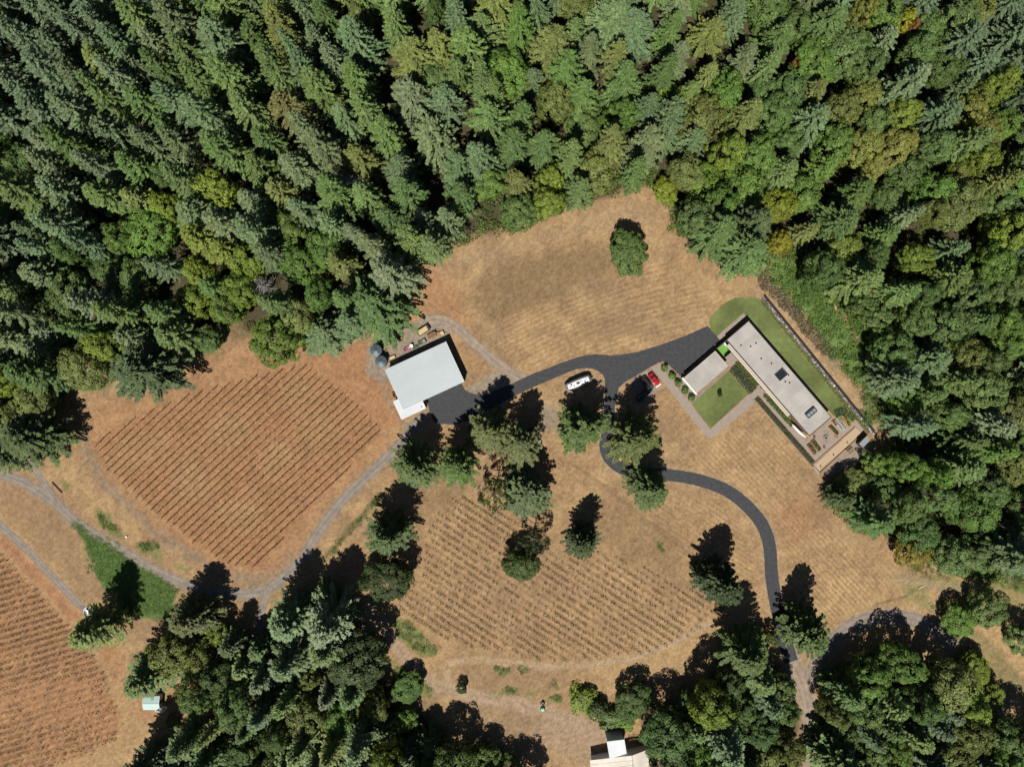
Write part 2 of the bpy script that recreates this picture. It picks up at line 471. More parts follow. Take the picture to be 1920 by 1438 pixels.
zone([(850, 1240), (960, 1245), (1060, 1255), (1060, 1300), (960, 1300), (870, 1290)], DULL, .6, 20)
zone([(880, 1300), (1060, 1320), (1150, 1370), (1100, 1420), (960, 1400), (880, 1340)], (0.30, .20, .12), .6, 30)
zone([(1660, 1070), (1760, 1085), (1820, 1090), (1830, 1125), (1760, 1160), (1700, 1120)], STRAW, .5, 16)
zone([(30, 905), (130, 975), (175, 1075), (200, 1120), (150, 1125), (60, 1030), (0, 970), (-60, 900)], DULL, .5, 30)
zone([(0, 905), (50, 915), (110, 970), (60, 990), (0, 960)], (.34, .19, .10), .4, 20)
# mowing and tilling lines
def stripes(pts, ang, period, amp, soft=20, phase=0, c=None):
    xs = [p[0] for p in pts]; ys = [p[1] for p in pts]
    sl = (px > min(xs)) & (px < max(xs)) & (py > min(ys)) & (py < max(ys))
    X = px[sl]; Y = py[sl]
    d = seg_dist(X, Y, pts, True)
    m = np.where(inside(X, Y, pts), np.clip(d / soft, 0, 1), 0)
    u = (X + wx[sl] * .12) * math.sin(R(ang)) - (Y + wy[sl] * .12) * math.cos(R(ang)) * -1
    s = np.cos(2 * np.pi * u / period + phase) * (.4 + .9 * mid[sl])
    for k in range(3):
        base[..., k][sl] *= 1 + amp * m * s
# sign convention: ang is the downward slope of the line in the picture, negative when it climbs to the right
def stripes_dir(pts, slope, period, amp, soft=20):
    n = (-math.sin(R(slope)), math.cos(R(slope)))
    xs = [p[0] for p in pts]; ys = [p[1] for p in pts]
    sl = (px > min(xs)) & (px < max(xs)) & (py > min(ys)) & (py < max(ys))
    X = px[sl]; Y = py[sl]
    d = seg_dist(X, Y, pts, True)
    m = np.where(inside(X, Y, pts), np.clip(d / soft, 0, 1), 0)
    u = (X + wx[sl] * .12) * n[0] + (Y + wy[sl] * .12) * n[1]
    s = np.cos(2 * np.pi * u / period) * np.clip(.75 + 1.6 * (big[sl] - .5) + .8 * (mid[sl] - .5), .1, 1.4)
    for k in range(3):
        base[..., k][sl] *= 1 + amp * m * s
stripes_dir([(1240, 780), (1330, 830), (1430, 760), (1530, 885), (1560, 960), (1600, 1010), (1700, 1080), (1640, 1130), (1550, 1190), (1480, 1120), (1460, 1010), (1390, 920), (1260, 870)], 47, 8, .20)
stripes_dir([(1230, 930), (1330, 920), (1410, 990), (1435, 1120), (1390, 1140), (1250, 1040), (1200, 980)], 33, 8, .19)
stripes_dir([(1040, 840), (1140, 880), (1200, 960), (1100, 920), (1030, 880)], 33, 10, .16)
stripes_dir(VINE_C, 33, 12.5, .20)
stripes_dir(VINE_A, -43, 12.2, .07, 8)
stripes_dir(VINE_B, -16.5, 11.5, .15, 8)
line(VINE_B[1:15], 11, STRAW, .6, 8, .5)
line([(220, 1290), (245, 1340), (240, 1400), (170, 1438)], 30, STRAW, .6, 20, .5)
zone([(1180, 695), (1225, 690), (1240, 720), (1215, 760), (1195, 760)], GREY, .85, 6, .3)
d_ = np.hypot(px - 1400, py - 722)
sl = (px > 1225) & (px < 1540) & (py > 735) & (py < 900) & inside(px, py, [(1245, 760), (1330, 825), (1420, 752), (1528, 884), (1440, 900), (1300, 870)])
for k in range(3): base[..., k][sl] *= 1 + .10 * np.cos(2 * np.pi * d_[sl] / 9.5) * np.clip((95 - d_[sl]) / 30, 0, 1)
u_ = py + .36 * (px - 1000) + 26 * np.sin((px - 900) / 150)
sl = inside(px, py, [(905, 610), (1010, 575), (1130, 530), (1250, 480), (1330, 560), (1320, 600), (1200, 645), (1000, 695), (940, 660)])
for k in range(3): base[..., k][sl] *= 1 + .13 * np.cos(2 * np.pi * u_[sl] / 9.5) * (.5 + .7 * mid[sl])
# tracks worn into the fields
line(VTRACK, 20, TRACKC, .6, 12, .9)
line([(x + 24, y - 12) for x, y in VTRACK], 5, STRAW, .4, 4, .6)
line(LOW_TRACK, 23, (.39, .265, .18), .95, 8, .4)
line([(x, y - 1) for x, y in LOW_TRACK], 3.5, (.30, .20, .12), .6, 3, .5)
zone([(1010, 1335), (1090, 1345), (1150, 1385), (1100, 1430), (1020, 1400)], (.38, .26, .165), .7, 30)
line(LOW_LOOP, 10, (.42, .30, .19), .8, 7, .4)
line([(790, 500), (900, 625), (1000, 585), (1130, 535), (1240, 480), (1290, 510)][1:], 6, (.30, .19, .09), .5, 6, .3)
line([(1030, 845), (1100, 890), (1180, 950), (1260, 1010), (1310, 1050)], 6, BROWN, .6, 5, .4)
line([(1060, 838), (1150, 885), (1260, 950), (1300, 990)], 5, STRAW, .5, 5, .4)
line([(1545, 1195), (1600, 1160), (1640, 1135), (1700, 1115), (1730, 1102)], 5, (.12, .12, .05), .7, 4, .6)
line(DIRT_LOOP, 18, DUSTY, .8, 8, .4); line(DIRT_LOOP2, 16, DUSTY, .8, 8, .4); line(DIRT_LOOP3, 30, STRAW, .9, 10, .5)
line([(1425, 548), (1470, 590), (1540, 680), (1600, 745), (1640, 800)], 18, (.42, .27, .15), .85, 8, .3)
line([(1440, 520), (1500, 590), (1560, 660), (1570, 690)], 16, (.25, .20, .12), .8, 14, .8)
zone([(1610, 735), (1640, 760), (1650, 810), (1630, 800)], (.26, .20, .13), .8, 12)
for w_, c_ in ((34, DULL), (24, DUSTY)):
    line(TRACK, w_, c_, .5, 10, .5)
line(FARM_ROAD, 26, STRAW, .4, 8, .5)
line(SOUTH_ROAD, 36, DUSTY, .5, 8, .4)
line(CURVE_ROAD, 40, DUSTY, .6, 8, .4)
line(LOWER_ROAD, 40, (.34, .24, .17), .9, 8, .6)
zone([(685, 700), (688, 655), (700, 630), (760, 607), (815, 590), (845, 600), (842, 640), (730, 700), (720, 720), (745, 790), (730, 760), (712, 715)], GREY, .85, 8, .4)
zone([(872, 728), (900, 712), (940, 690), (990, 712), (960, 728), (905, 742), (885, 738)], GREY, .8, 8, .4)
zone([(1012, 757), (1042, 757), (1046, 800), (1010, 802)], GREY, .65, 16, .5)
zone([(1050, 716), (1090, 694), (1120, 700), (1135, 730), (1110, 750), (1060, 740)], DUSTY, .7, 10, .4)
zone([(755, 795), (800, 778), (800, 800), (770, 815)], GREY, .7, 10, .4)
zone([(1530, 885), (1620, 830), (1640, 850), (1610, 900), (1560, 910)], DULL, .6, 16)
# green growth
for pts, c, a in (
    ([(133, 973), (155, 985), (245, 1045), (300, 1080), (333, 1105), (320, 1160), (240, 1160), (200, 1105), (176, 1075), (160, 1020)], DKGREEN, .95),
    ([(176, 955), (200, 968), (238, 1005), (230, 1012), (185, 985)], GREEN, .75), ([(255, 1015), (290, 1012), (310, 1035), (300, 1050), (265, 1035)], GREEN, .65),
    ([(118, 895), (135, 905), (133, 920), (118, 912)], GREEN, .5), ([(330, 1055), (360, 1060), (352, 1075), (330, 1068)], GREEN, .5), ([(385, 1074), (410, 1078), (405, 1086), (385, 1084)], GREEN, .6),
    ([(735, 1160), (765, 1165), (820, 1210), (818, 1232), (790, 1228), (745, 1195)], GREEN, .75), ([(680, 1115), (700, 1120), (740, 1160), (725, 1165)], GREEN, .5),
    ([(735, 1240), (770, 1260), (815, 1290), (800, 1310), (740, 1300)], GREEN, .7),
    ([(928, 1248), (955, 1248), (958, 1262), (935, 1266)], GREEN, .7), ([(975, 1248), (992, 1250), (990, 1262), (976, 1262)], GREEN, .6), ([(945, 1288), (975, 1290), (974, 1302), (945, 1302)], GREEN, .7),
    ([(992, 1292), (1006, 1294), (1004, 1304), (990, 1302)], GREEN, .6), ([(1025, 1300), (1055, 1306), (1050, 1315), (1026, 1312)], GREEN, .7), ([(920, 1298), (945, 1298), (940, 1308), (918, 1310)], GREEN, .4),
    ([(1230, 1015), (1248, 1018), (1246, 1035), (1232, 1034)], GREEN, .6), ([(160, 720), (210, 722), (190, 735), (165, 735)], GREEN, .6),
    ([(330, 650), (420, 655), (400, 668), (340, 665)], GREEN, .5), ([(1690, 1095), (1740, 1100), (1750, 1150), (1700, 1125)], GREEN, .45),
    ([(1750, 1060), (1850, 1090), (1920, 1110), (1920, 1060), (1800, 1040)], GREEN, .7),
    ([(1440, 480), (1500, 500), (1580, 590), (1625, 690), (1640, 740), (1600, 715), (1560, 650), (1500, 575), (1446, 512)], (.15, .23, .06), .95),
    ([(660, 790), (690, 770)] + [(700, 780), (680, 800)], RED, .2)):
    zone(pts, c, a, 6, .8)
line([(612, 1045), (640, 1010), (670, 975), (712, 928)], 9, (.11, .12, .045), .7, 6, .5)
line([(1120, 1480), (1200, 1500)], 3, GREEN, .1)
# forest floor
def grow(pts, d):
    """push a pixel outline outwards from the picture centre of the wood by d pixels along its normals"""
    n = len(pts); A = sum(pts[i][0] * pts[(i + 1) % n][1] - pts[(i + 1) % n][0] * pts[i][1] for i in range(n))
    s = 1 if A > 0 else -1
    out = []
    for i in range(n):
        a = pts[i - 1]; b = pts[(i + 1) % n]
        dx, dy = b[0] - a[0], b[1] - a[1]; q = math.hypot(dx, dy) or 1
        out.append((pts[i][0] + s * dy / q * d, pts[i][1] - s * dx / q * d))
    return out
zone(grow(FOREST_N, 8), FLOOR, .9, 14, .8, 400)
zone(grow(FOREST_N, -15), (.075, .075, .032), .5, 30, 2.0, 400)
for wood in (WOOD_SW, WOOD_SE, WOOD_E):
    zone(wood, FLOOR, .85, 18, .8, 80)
zone([(1660, 1080), (1990, 1080), (2000, 1340), (1850, 1290), (1790, 1250), (1760, 1200), (1800, 1110)], GREEN, .35, 20)
line(LOWER_ROAD, 30, (.38, .28, .21), .9, 8, .6)
line(DIRT_LOOP3, 44, STRAW, .95, 10, .5)
line(CURVE_ROAD, 30, DUSTY, .6, 8, .4)
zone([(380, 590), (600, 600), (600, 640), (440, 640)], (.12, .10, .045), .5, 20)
far = np.clip((np.maximum(np.abs(GX) - 148, np.abs(GY) - 112)) / 30, 0, 1)
blend((.075, .075, .035), far)
# clumped tone of the turf itself
tone = 1 + (fine - .5) * .30 + (grit - .5) * .75 + (mid - .5) * .12
base *= np.clip(tone, .45, 1.6)[..., None]
lum = base.mean(-1, keepdims=True)
base = (base * .90 + lum * .10) * .69
base[..., 1] *= 1.015; base[..., 2] *= .95
base = np.clip(base, .004, .8)

ny, nx = px.shape
me = bpy.data.meshes.new('ground')
verts = np.stack([GX.ravel(), GY.ravel(), np.zeros(nx * ny)], 1).astype(np.float32)
idx = np.arange(nx * ny).reshape(ny, nx)
quads = np.stack([idx[:-1, :-1], idx[:-1, 1:], idx[1:, 1:], idx[1:, :-1]], -1).reshape(-1, 4).astype(np.int32)
me.vertices.add(len(verts)); me.vertices.foreach_set('co', verts.ravel())
me.loops.add(quads.size); me.loops.foreach_set('vertex_index', quads.ravel())
me.polygons.add(len(quads))
me.polygons.foreach_set('loop_start', np.arange(0, quads.size, 4, dtype=np.int32))
me.update(calc_edges=True)
at = me.attributes.new('soil', 'FLOAT_COLOR', 'POINT')
at.data.foreach_set('color', np.concatenate([base.reshape(-1, 3), np.ones((nx * ny, 1))], 1).astype(np.float32).ravel())
gm = bpy.data.materials.new('dry_ground'); gm.use_nodes = True
t = gm.node_tree; N = t.nodes; L = t.links
b = N['Principled BSDF']; b.inputs['Roughness'].default_value = 0.95; b.inputs['Specular IOR Level'].default_value = 0.1
a = N.new('ShaderNodeAttribute'); a.attribute_name = 'soil'
tc = N.new('ShaderNodeTexCoord')
n1 = N.new('ShaderNodeTexNoise'); n1.inputs['Scale'].default_value = 3.2; n1.inputs['Detail'].default_value = 7; n1.inputs['Roughness'].default_value = .72
L.new(tc.outputs['Object'], n1.inputs['Vector'])
mr = N.new('ShaderNodeMapRange'); mr.inputs['From Min'].default_value = .28; mr.inputs['From Max'].default_value = .72; mr.inputs['To Min'].default_value = .72; mr.inputs['To Max'].default_value = 1.28
L.new(n1.outputs['Fac'], mr.inputs['Value'])
vm = N.new('ShaderNodeVectorMath'); vm.operation = 'SCALE'
L.new(a.outputs['Color'], vm.inputs[0]); L.new(mr.outputs[0], vm.inputs['Scale']); L.new(vm.outputs[0], b.inputs['Base Color'])
n2 = N.new('ShaderNodeTexNoise'); n2.inputs['Scale'].default_value = 3.0; n2.inputs['Detail'].default_value = 6; n2.inputs['Roughness'].default_value = .7
L.new(tc.outputs['Object'], n2.inputs['Vector'])
bp = N.new('ShaderNodeBump'); bp.inputs['Strength'].default_value = .8; bp.inputs['Distance'].default_value = .25
L.new(n2.outputs['Fac'], bp.inputs['Height']); L.new(bp.outputs[0], b.inputs['Normal'])
me.materials.append(gm)
ground = bpy.data.objects.new('ground', me); col.objects.link(ground); structure(ground)

# ---------------------------------------------------------------- roads, paths, lawns (sheets)
def sheet(name, outline, z, m):
    pts = [P2(*p) for p in outline]
    mb = MB()
    mb.v = [(x, y, z) for x, y in pts]; mb.t = [1.0] * len(pts)
    for tri in tessellate_polygon([[Vector((x, y, 0)) for x, y in pts]]):
        i, j, k = tri
        a_, b_, c_ = (Vector(mb.v[q]) for q in (i, j, k))
        mb.f.append((i, j, k) if (b_ - a_).cross(c_ - a_).z > 0 else (i, k, j))
    return structure(mb.build(name, m))

def ragged(pts, amp, step=3.0, rnd=random.Random(3)):
    """resample an open or closed pixel line and shake it"""
    out = []
    for i in range(len(pts) - 1):
        x0, y0 = pts[i]; x1, y1 = pts[i + 1]
        n = max(1, int(math.hypot(x1 - x0, y1 - y0) / step))
        for k in range(n):
            t_ = k / n
            out.append((x0 + (x1 - x0) * t_ + rnd.uniform(-amp, amp), y0 + (y1 - y0) * t_ + rnd.uniform(-amp, amp)))
    out.append(pts[-1])
    return out

def ribbon(name, pts, w, z, m, amp=0.8):
    rr = random.Random(len(pts))
    pts = ragged(pts, 0, 3.0)
    rows = []
    ks = (-1, -.8, -.48, -.3, 0, .3, .48, .8, 1); tn = (.86, .92, 1.08, 1.04, .86, 1.04, 1.08, .92, .86)
    n = len(pts); mb = MB(); jl = jr = 0
    for i, p in enumerate(pts):
        a_ = pts[max(0, i - 2)]; b_ = pts[min(n - 1, i + 2)]
        dx, dy = b_[0] - a_[0], b_[1] - a_[1]; q = math.hypot(dx, dy) or 1
        ww = (w if not isinstance(w, (list, tuple)) else w[0] + (w[1] - w[0]) * i / (n - 1)) / 2
        jl = jl * .5 + rr.uniform(-amp, amp); jr = jr * .5 + rr.uniform(-amp, amp)
        wv = .5 * math.sin(i * .21)
        for k, t_ in zip(ks, tn):
            off = ww * k + (jl if k == -1 else jr if k == 1 else wv)
            x, y = P2(p[0] + dy / q * off, p[1] - dx / q * off)
            mb.v.append((x, y, z)); mb.t.append(t_ * rr.uniform(.93, 1.07))
    m_ = len(ks)
    for i in range(n - 1):
        for j in range(m_ - 1):
            q = (i * m_ + j, i * m_ + j + 1, (i + 1) * m_ + j + 1, (i + 1) * m_ + j)
            a_, b_, c_ = (Vector(mb.v[k]) for k in q[:3])
            mb.f.append(q if (b_ - a_).cross(c_ - a_).z > 0 else tuple(reversed(q)))
    return structure(mb.build(name, m))

ribbon('gravel_track', TRACK, 19, 0.008, M['gravel_grey'], 1.1)
ribbon('gravel_track', TRACK_IN, (15, 12), 0.012, M['gravel_grey'], 1.1)
ribbon('gravel_road', FARM_ROAD, 14, 0.008, M['gravel_grey'], .9)
ribbon('gravel_spur', SPUR, 13, 0.012, M['gravel_grey'], 1.2)
ribbon('gravel_path', BARN_TRACK, 20, 0.008, M['gravel'], 1.5)
ribbon('gravel_road', CURVE_ROAD, 25, 0.012, M['gravel_grey'], 1.2)
ribbon('gravel_road', LOWER_ROAD, (24, 17), 0.016, M['gravel'], 1.5)
sl_, sr_ = offset_line(SOUTH_ROAD, (19, 26))     # sl_ : right-hand of travel is sr_
up = [(798, 742), (864, 716), (872, 731), (880, 736), (897, 741), (912, 739), (935, 729), (959, 720), (1000, 700), (1028, 690), (1056, 679), (1080, 671), (1098, 666), (1116, 664), (1143, 666.5), (1165, 665), (1195, 660), (1244, 645), (1287, 629), (1327, 611),
      (1350, 638), (1313, 672), (1277, 706), (1263, 693), (1252, 682), (1244, 678), (1235, 680), (1220, 688), (1192, 705), (1172, 716), (1160, 728)]
low = [(1134, 720), (1134, 710), (1130, 703), (1120, 695), (1110, 691), (1098, 690), (1081, 692), (1053, 703), (1023, 716), (1000, 726), (963, 743), (925, 765), (890, 785), (850, 797), (815, 793), (806, 775)]
k0 = 8
lft, rgt = (sl_, sr_) if sl_[20][0] > sr_[20][0] else (sr_, sl_)
# the outline runs along the upper edge, down the outer side of the south road and back up its inner side
sheet('driveway', ragged(up + lft[k0 + 3:] + list(reversed(rgt[k0 + 2:])) + low, .35, 3.0), 0.02, M['asphalt'])

sheet('lawn', [(1366, 695), (1404, 738), (1332, 804), (1297, 758)], 0.012, M['lawn'])
sheet('lawn', [(1329, 604), (1333, 594), (1344, 582), (1354, 572), (1364, 565.5), (1378, 559), (1394, 557), (1408, 557), (1421, 559), (1428, 563), (1470, 612), (1520, 672), (1570, 732), (1610, 780), (1593, 797), (1562, 779), (1480, 684), (1402, 594), (1394, 587), (1342, 632), (1335, 620)], 0.012, M['lawn'])
sheet('path', [(1342, 633), (1394, 588), (1399, 594), (1347, 640)], 0.016, M['paving'])
sheet('path', [(1221, 688), (1235, 683), (1296, 759), (1332, 805), (1405, 739), (1413, 744), (1414, 757), (1334, 822), (1321, 816), (1270, 750)], 0.012, M['paving'])
sheet('path', [(1405, 738), (1426, 719), (1436, 730), (1415, 748)], 0.018, M['paving'])
sheet('planting_bed', [(1237, 682), (1248, 681), (1278, 710), (1306, 741), (1300, 752), (1297, 757)], 0.012, M['gravel_grey'])
sheet('planting_bed', [(1310, 738), (1364, 690), (1366, 694), (1299, 756)], 0.016, M['gravel_grey'])
sheet('planting_bed', [(1367, 690), (1380, 677), (1424, 720), (1407, 737)], 0.014, M['soil'])
sheet('planting_bed', [(1431, 737), (1446, 730), (1497, 790), (1484, 800)], 0.014, M['soil'])
sheet('planting_bed', [(1413, 746), (1421, 741), (1530, 866), (1522, 874)], 0.014, M['soil'])
sheet('path', [(1422, 741), (1430, 738), (1486, 801), (1512, 826), (1552, 792), (1560, 783), (1592, 799), (1608, 788), (1620, 800), (1617, 814), (1603, 801), (1526, 871)], 0.010, M['paving'])
sheet('bocce_court', [(1527, 872), (1604, 802), (1615, 812), (1536, 883)], 0.018, M['sand'])
sheet('gravel_yard', [(1540, 884), (1614, 817), (1636, 836), (1622, 862), (1580, 882), (1548, 892)], 0.008, M['gravel'])

# ---------------------------------------------------------------- buildings
def frame_of(c, z):
    """c: four roof corners in photo pixels (in order); returns centre, angle, length, width on the ground plan"""
    q = [Vector(P2(x, y, z)) for x, y in c]
    ctr = sum(q, Vector((0, 0))) / 4
    e = ((q[1] - q[0]) + (q[2] - q[3])) / 2
    f = ((q[3] - q[0]) + (q[2] - q[1])) / 2
    return ctr, math.atan2(e.y, e.x), e.length, f.length

def wall_ring(mb, L, W, z0, z1, t=0.2, gap=0.0):
    mb.box((0, W / 2 - t / 2, (z0 + z1) / 2), (L, t, z1 - z0)); mb.box((0, -W / 2 + t / 2, (z0 + z1) / 2), (L, t, z1 - z0))
    mb.box((L / 2 - t / 2, 0, (z0 + z1) / 2), (t, W - 2 * t, z1 - z0)); mb.box((-L / 2 + t / 2, 0, (z0 + z1) / 2), (t, W - 2 * t, z1 - z0))

def window(parent, x, y, z, w, h, axis='x', out=1):
    """framed window on a wall face; axis: direction of the wall"""
    f = MB(); g = MB()
    t = .08
    if axis == 'x':
        for dx in (-w / 2, w / 2): f.box((x + dx, y + out * .03, z), (t, .10, h + t))
        for dz in (-h / 2, h / 2): f.box((x, y + out * .03, z + dz), (w - t, .10, t))
        g.box((x, y + out * .012, z), (w - t, .03, h - t))
    else:
        for dy in (-w / 2, w / 2): f.box((x + out * .03, y + dy, z), (.10, t, h + t))
        for dz in (-h / 2, h / 2): f.box((x + out * .03, y, z + dz), (.10, w - t, t))
        g.box((x + out * .012, y, z), (.03, w - t, h - t))
    o = f.build('window', M['steel_dark'], parent)
    g.build('pane', M['glass'], o)

# the long house
HZ = 2.9
ctr, ang, L_, W_ = frame_of([(1404, 600.5), (1559.4, 783), (1517.7, 816.5), (1362, 638)], HZ)
house = thing('long_house', 'long low house with a flat beige roof between two green lawns', 'house', (ctr.x, ctr.y, 0), ang)
mb = MB(); wall_ring(mb, L_ - .5, W_ - .5, 0, HZ - .25, .25); mb.build('wall', M['wall_wood'], house)
mb = MB(); mb.box((0, 0, HZ - .14), (L_ - .3, W_ - .3, .2)); roof = mb.build('roof', M['roof_flat'], house)
mb = MB(); wall_ring(mb, L_, W_, HZ - .27, HZ + .06, .15); mb.build('parapet', M['steel_dark'], roof)
for k in range(1, 9):
    mb = MB(); mb.box((-L_ / 2 + k * L_ / 9, 0, HZ - .035), (.10, W_ - .6, .012)); mb.build('roof_seam', M['roof_seam'], roof)
for (qx, qy) in ((1417, 644), (1407, 650), (1427, 673), (1446, 682), (1472, 716), (1480, 718), (1478, 704), (1389, 648)):
    w = Vector(P2(qx, qy, HZ)) - ctr
    lx = w.x * math.cos(-ang) - w.y * math.sin(-ang); ly = w.x * math.sin(-ang) + w.y * math.cos(-ang)
    mb = MB(); mb.lathe([(.13, 0), (.13, .3), (.2, .3), (.2, .36), (0.02, .40)], 10, (lx, ly, HZ - .04)); mb.build('vent_pipe', M['steel_dark'], roof)
def local(qx, qy, z, c=ctr, a=ang):
    w = Vector(P2(qx, qy, z)) - c
    return (w.x * math.cos(-a) - w.y * math.sin(-a), w.x * math.sin(-a) + w.y * math.cos(-a))
lx, ly = local(1464.5, 702, HZ)
sk = MB(); wall_ring(sk, 2.3, 2.9, 0, .28, .14); sk.v = [(x + lx, y + ly, z + HZ - .04) for x, y, z in sk.v]; sko = sk.build('skylight', M['steel_dark'], house)
gp = MB(); gp.box((lx, ly, HZ + .06), (2.02, 2.62, .05)); gp.box((lx, ly, HZ + .10), (.06, 2.62, .04)); gp.build('pane', M['glass'], sko)
lx, ly = local(1520, 773.5, HZ)
ac = MB(); ac.box((lx, ly, HZ + .30), (1.55, 3.0, .66)); ac.box((lx, ly, HZ - .01), (1.75, 3.2, .08)); aco = ac.build('roof_unit', M['grey_paint'], house)
for k in (-1, 0, 1):
    fn = MB(); fn.lathe([(.42, 0), (.42, .07), (.36, .07), (.34, .03), (.1, .03), (.08, .06), (0.01, .06)], 18, (lx, ly + k * .95, HZ + .63)); fn.build('fan', M['steel'], aco)
cv = MB(); cv.box((-3.2, -W_ / 2 - .52, HZ - .55), (25.5, .98, .10)); can = cv.build('canopy', M['cream'], house)
cv = MB(); cv.box((-3.2, -W_ / 2 - 1.06, HZ - .52), (25.5, .07, .22)); cv.box((-3.2, -W_ / 2 - .50, HZ - .47), (25.5, .06, .06)); cv.build('fascia', M['steel_dark'], can)
for k in range(6):
    ps = MB(); ps.box((-14.5 + k * 4.6, -W_ / 2 - .95, (HZ - .6) / 2), (.1, .1, HZ - .6)); ps.build('post', M['steel_dark'], can)
for k in range(6):
    window(house, -13 + k * 5.2, W_ / 2 - .25, 1.35, 3.6, 2.1, 'x', 1)
for k in range(4):
    window(house, -11 + k * 6.4, -W_ / 2 + .25, 1.35, 2.6, 2.1, 'x', -1)
d = MB(); d.box((0.5 - 2.4, -W_ / 2 + .22, 1.08), (1.1, .08, 2.14)); do = d.build('door', M['wall_wood'], house)
d = MB(); d.box((0.9 - 2.4, -W_ / 2 + .14, 1.05), (.04, .08, .3)); d.build('handle', M['steel'], do)
window(house, L_ / 2 - .25, 0, 1.3, 4.2, 2.0, 'y', 1)

# garage block
GZ = 2.8
gc, ga, GL, GW = frame_of([(1282, 708), (1342, 658), (1364.5, 686), (1308, 736)], GZ)
garage = thing('garage_block', 'small flat roofed garage block beside the asphalt driveway', 'garage', (gc.x, gc.y, 0), ga)
mb = MB(); wall_ring(mb, GL - .4, GW - .4, 0, GZ - .25, .2); mb.build('wall', M['wall_wood'], garage)
mb = MB(); mb.box((0, 0, GZ - .12), (GL - .24, GW - .24, .2)); groof = mb.build('roof', M['roof_flat'], garage)
mb = MB(); wall_ring(mb, GL, GW, GZ - .27, GZ + .05, .12); mb.build('parapet', M['cream'], groof)
for k in (-1, 1):
    d = MB(); d.box((k * 2.7, GW / 2 - .17, 1.15), (4.4, .08, 2.3)); do = d.build('garage_door', M['wall_white'], garage)
    for j in range(3):
        s = MB(); s.box((k * 2.7, GW / 2 - .12, .55 + j * .58), (4.3, .04, .03)); s.build('panel_line', M['steel_dark'], do)
mb = MB(); mb.box((-GL / 2 - .22, -.15, .95), (.34, GW + .5, 1.9)); mb.box((-GL / 2 - .22, -.15, 1.93), (.42, GW + .6, .07)); mb.build('side_screen', M['wall_white'], garage)
# walled court with bright turf between garage and house
cc, ca, CL, CW = frame_of([(1343.5, 655), (1355, 644), (1369, 658.5), (1357, 668.5)], .4)
sheet('bright_turf', [(1343.5, 655), (1355, 644.5), (1369, 659), (1356.5, 668.5)], 0.026, M['turf'])
sheet('breezeway_floor', [(1358, 670), (1376, 655), (1390, 672), (1368, 690)], 0.022, M['paving'])
w1 = MB(); p0 = Vector(P(1340, 654, 0)); p1 = Vector(P(1364, 634.5, 0)); dd = p1 - p0
w1.box(((p0.x + p1.x) / 2, (p0.y + p1.y) / 2, 1.15), (dd.length, .22, 2.3), math.atan2(dd.y, dd.x))
tag(w1.build('screen_wall', M['wall_dark']), 'dark screen wall closing the little turf court towards the driveway', 'wall')
p0 = Vector(P(1357.5, 669.5, 0)); p1 = Vector(P(1370, 659, 0)); dd = p1 - p0
w1 = MB(); w1.box(((p0.x + p1.x) / 2, (p0.y + p1.y) / 2, .8), (dd.length, .18, 1.6), math.atan2(dd.y, dd.x))
tag(w1.build('court_wall', M['wall_dark']), 'short dark wall along the south side of the bright turf court', 'wall')
p0 = Vector(P(1356.5, 643, 0)); p1 = Vector(P(1372.5, 660, 0)); dd = p1 - p0
w1 = MB(); w1.box(((p0.x + p1.x) / 2, (p0.y + p1.y) / 2, .45), (dd.length, .5, .9), math.atan2(dd.y, dd.x))
tag(w1.build('white_wall', M['wall_white']), 'low white wall between bright turf court and long house', 'wall')

def low_wall(name, a, b, w, h, m, label, cat, z=0):
    p0 = Vector(P(*a)); p1 = Vector(P(*b)); dd = p1 - p0
    mb = MB(); mb.box(((p0.x + p1.x) / 2, (p0.y + p1.y) / 2, z + h / 2), (dd.length, w, h), math.atan2(dd.y, dd.x))
    o = bevel(mb.build(name, m), .02, 1)
    return tag(o, label, cat)
low_wall('garden_wall', (1384, 673), (1428, 722), .55, .75, M['wall_white'], 'long low white garden wall along the bed north of the house path', 'wall')
low_wall('garden_wall', (1434, 733), (1458, 759), .55, .75, M['wall_white'], 'shorter low white garden wall by shrubs south of the house path', 'wall')
low_wall('kerb_wall', (1366, 688), (1408, 739), .16, .2, M['paving'], 'thin concrete edging between courtyard lawn and dark planted strip', 'kerb')
low_wall('kerb_wall', (1413, 748), (1524, 877), .16, .2, M['paving'], 'long concrete edging beside the hedge strip above the dry field', 'kerb')
low_wall('kerb_wall', (1524, 874), (1535, 888), .25, .4, M['concrete'], 'short concrete edging across the end of the bocce court', 'kerb')
low_wall('kerb_wall', (1537, 887), (1616, 813.5), .2, .25, M['oldwood'], 'wooden edging along the outer side of the sand court', 'kerb')
low_wall('kerb_wall', (1524, 870), (1603, 800), .2, .25, M['oldwood'], 'wooden edging along the terrace side of the sand court', 'kerb')

# narrow white canopy by the house corner
aw = thing('white_canopy', 'long narrow white canopy with bowed edge beside the house corner', 'canopy', P(1498, 807.5, 2.0)[:2] + (0,), math.atan2(-(820 - 795), 1511 - 1485))
mb = MB(); rings = []
for k in range(13):
    u = -1 + k / 6; x = u * 2.6; w = .34 * math.sqrt(max(0.02, 1 - u * u)) + .05; y0 = -.16 * (1 - u * u)
    rings.append([(x, y0 - w, 2.0), (x, y0 - w * .5, 2.12), (x, y0 + w * .5, 2.12), (x, y0 + w, 2.0), (x, y0, 1.95)])
mb.loft(rings); mb.build('cover', M['cream'] if False else M['wall_white'], aw, True)
for u in (-2.0, 0, 2.0):
    mb = MB(); mb.tube((u, 0, 0), (u, 0, 1.98), .04); mb.build('post', M['steel'], aw)

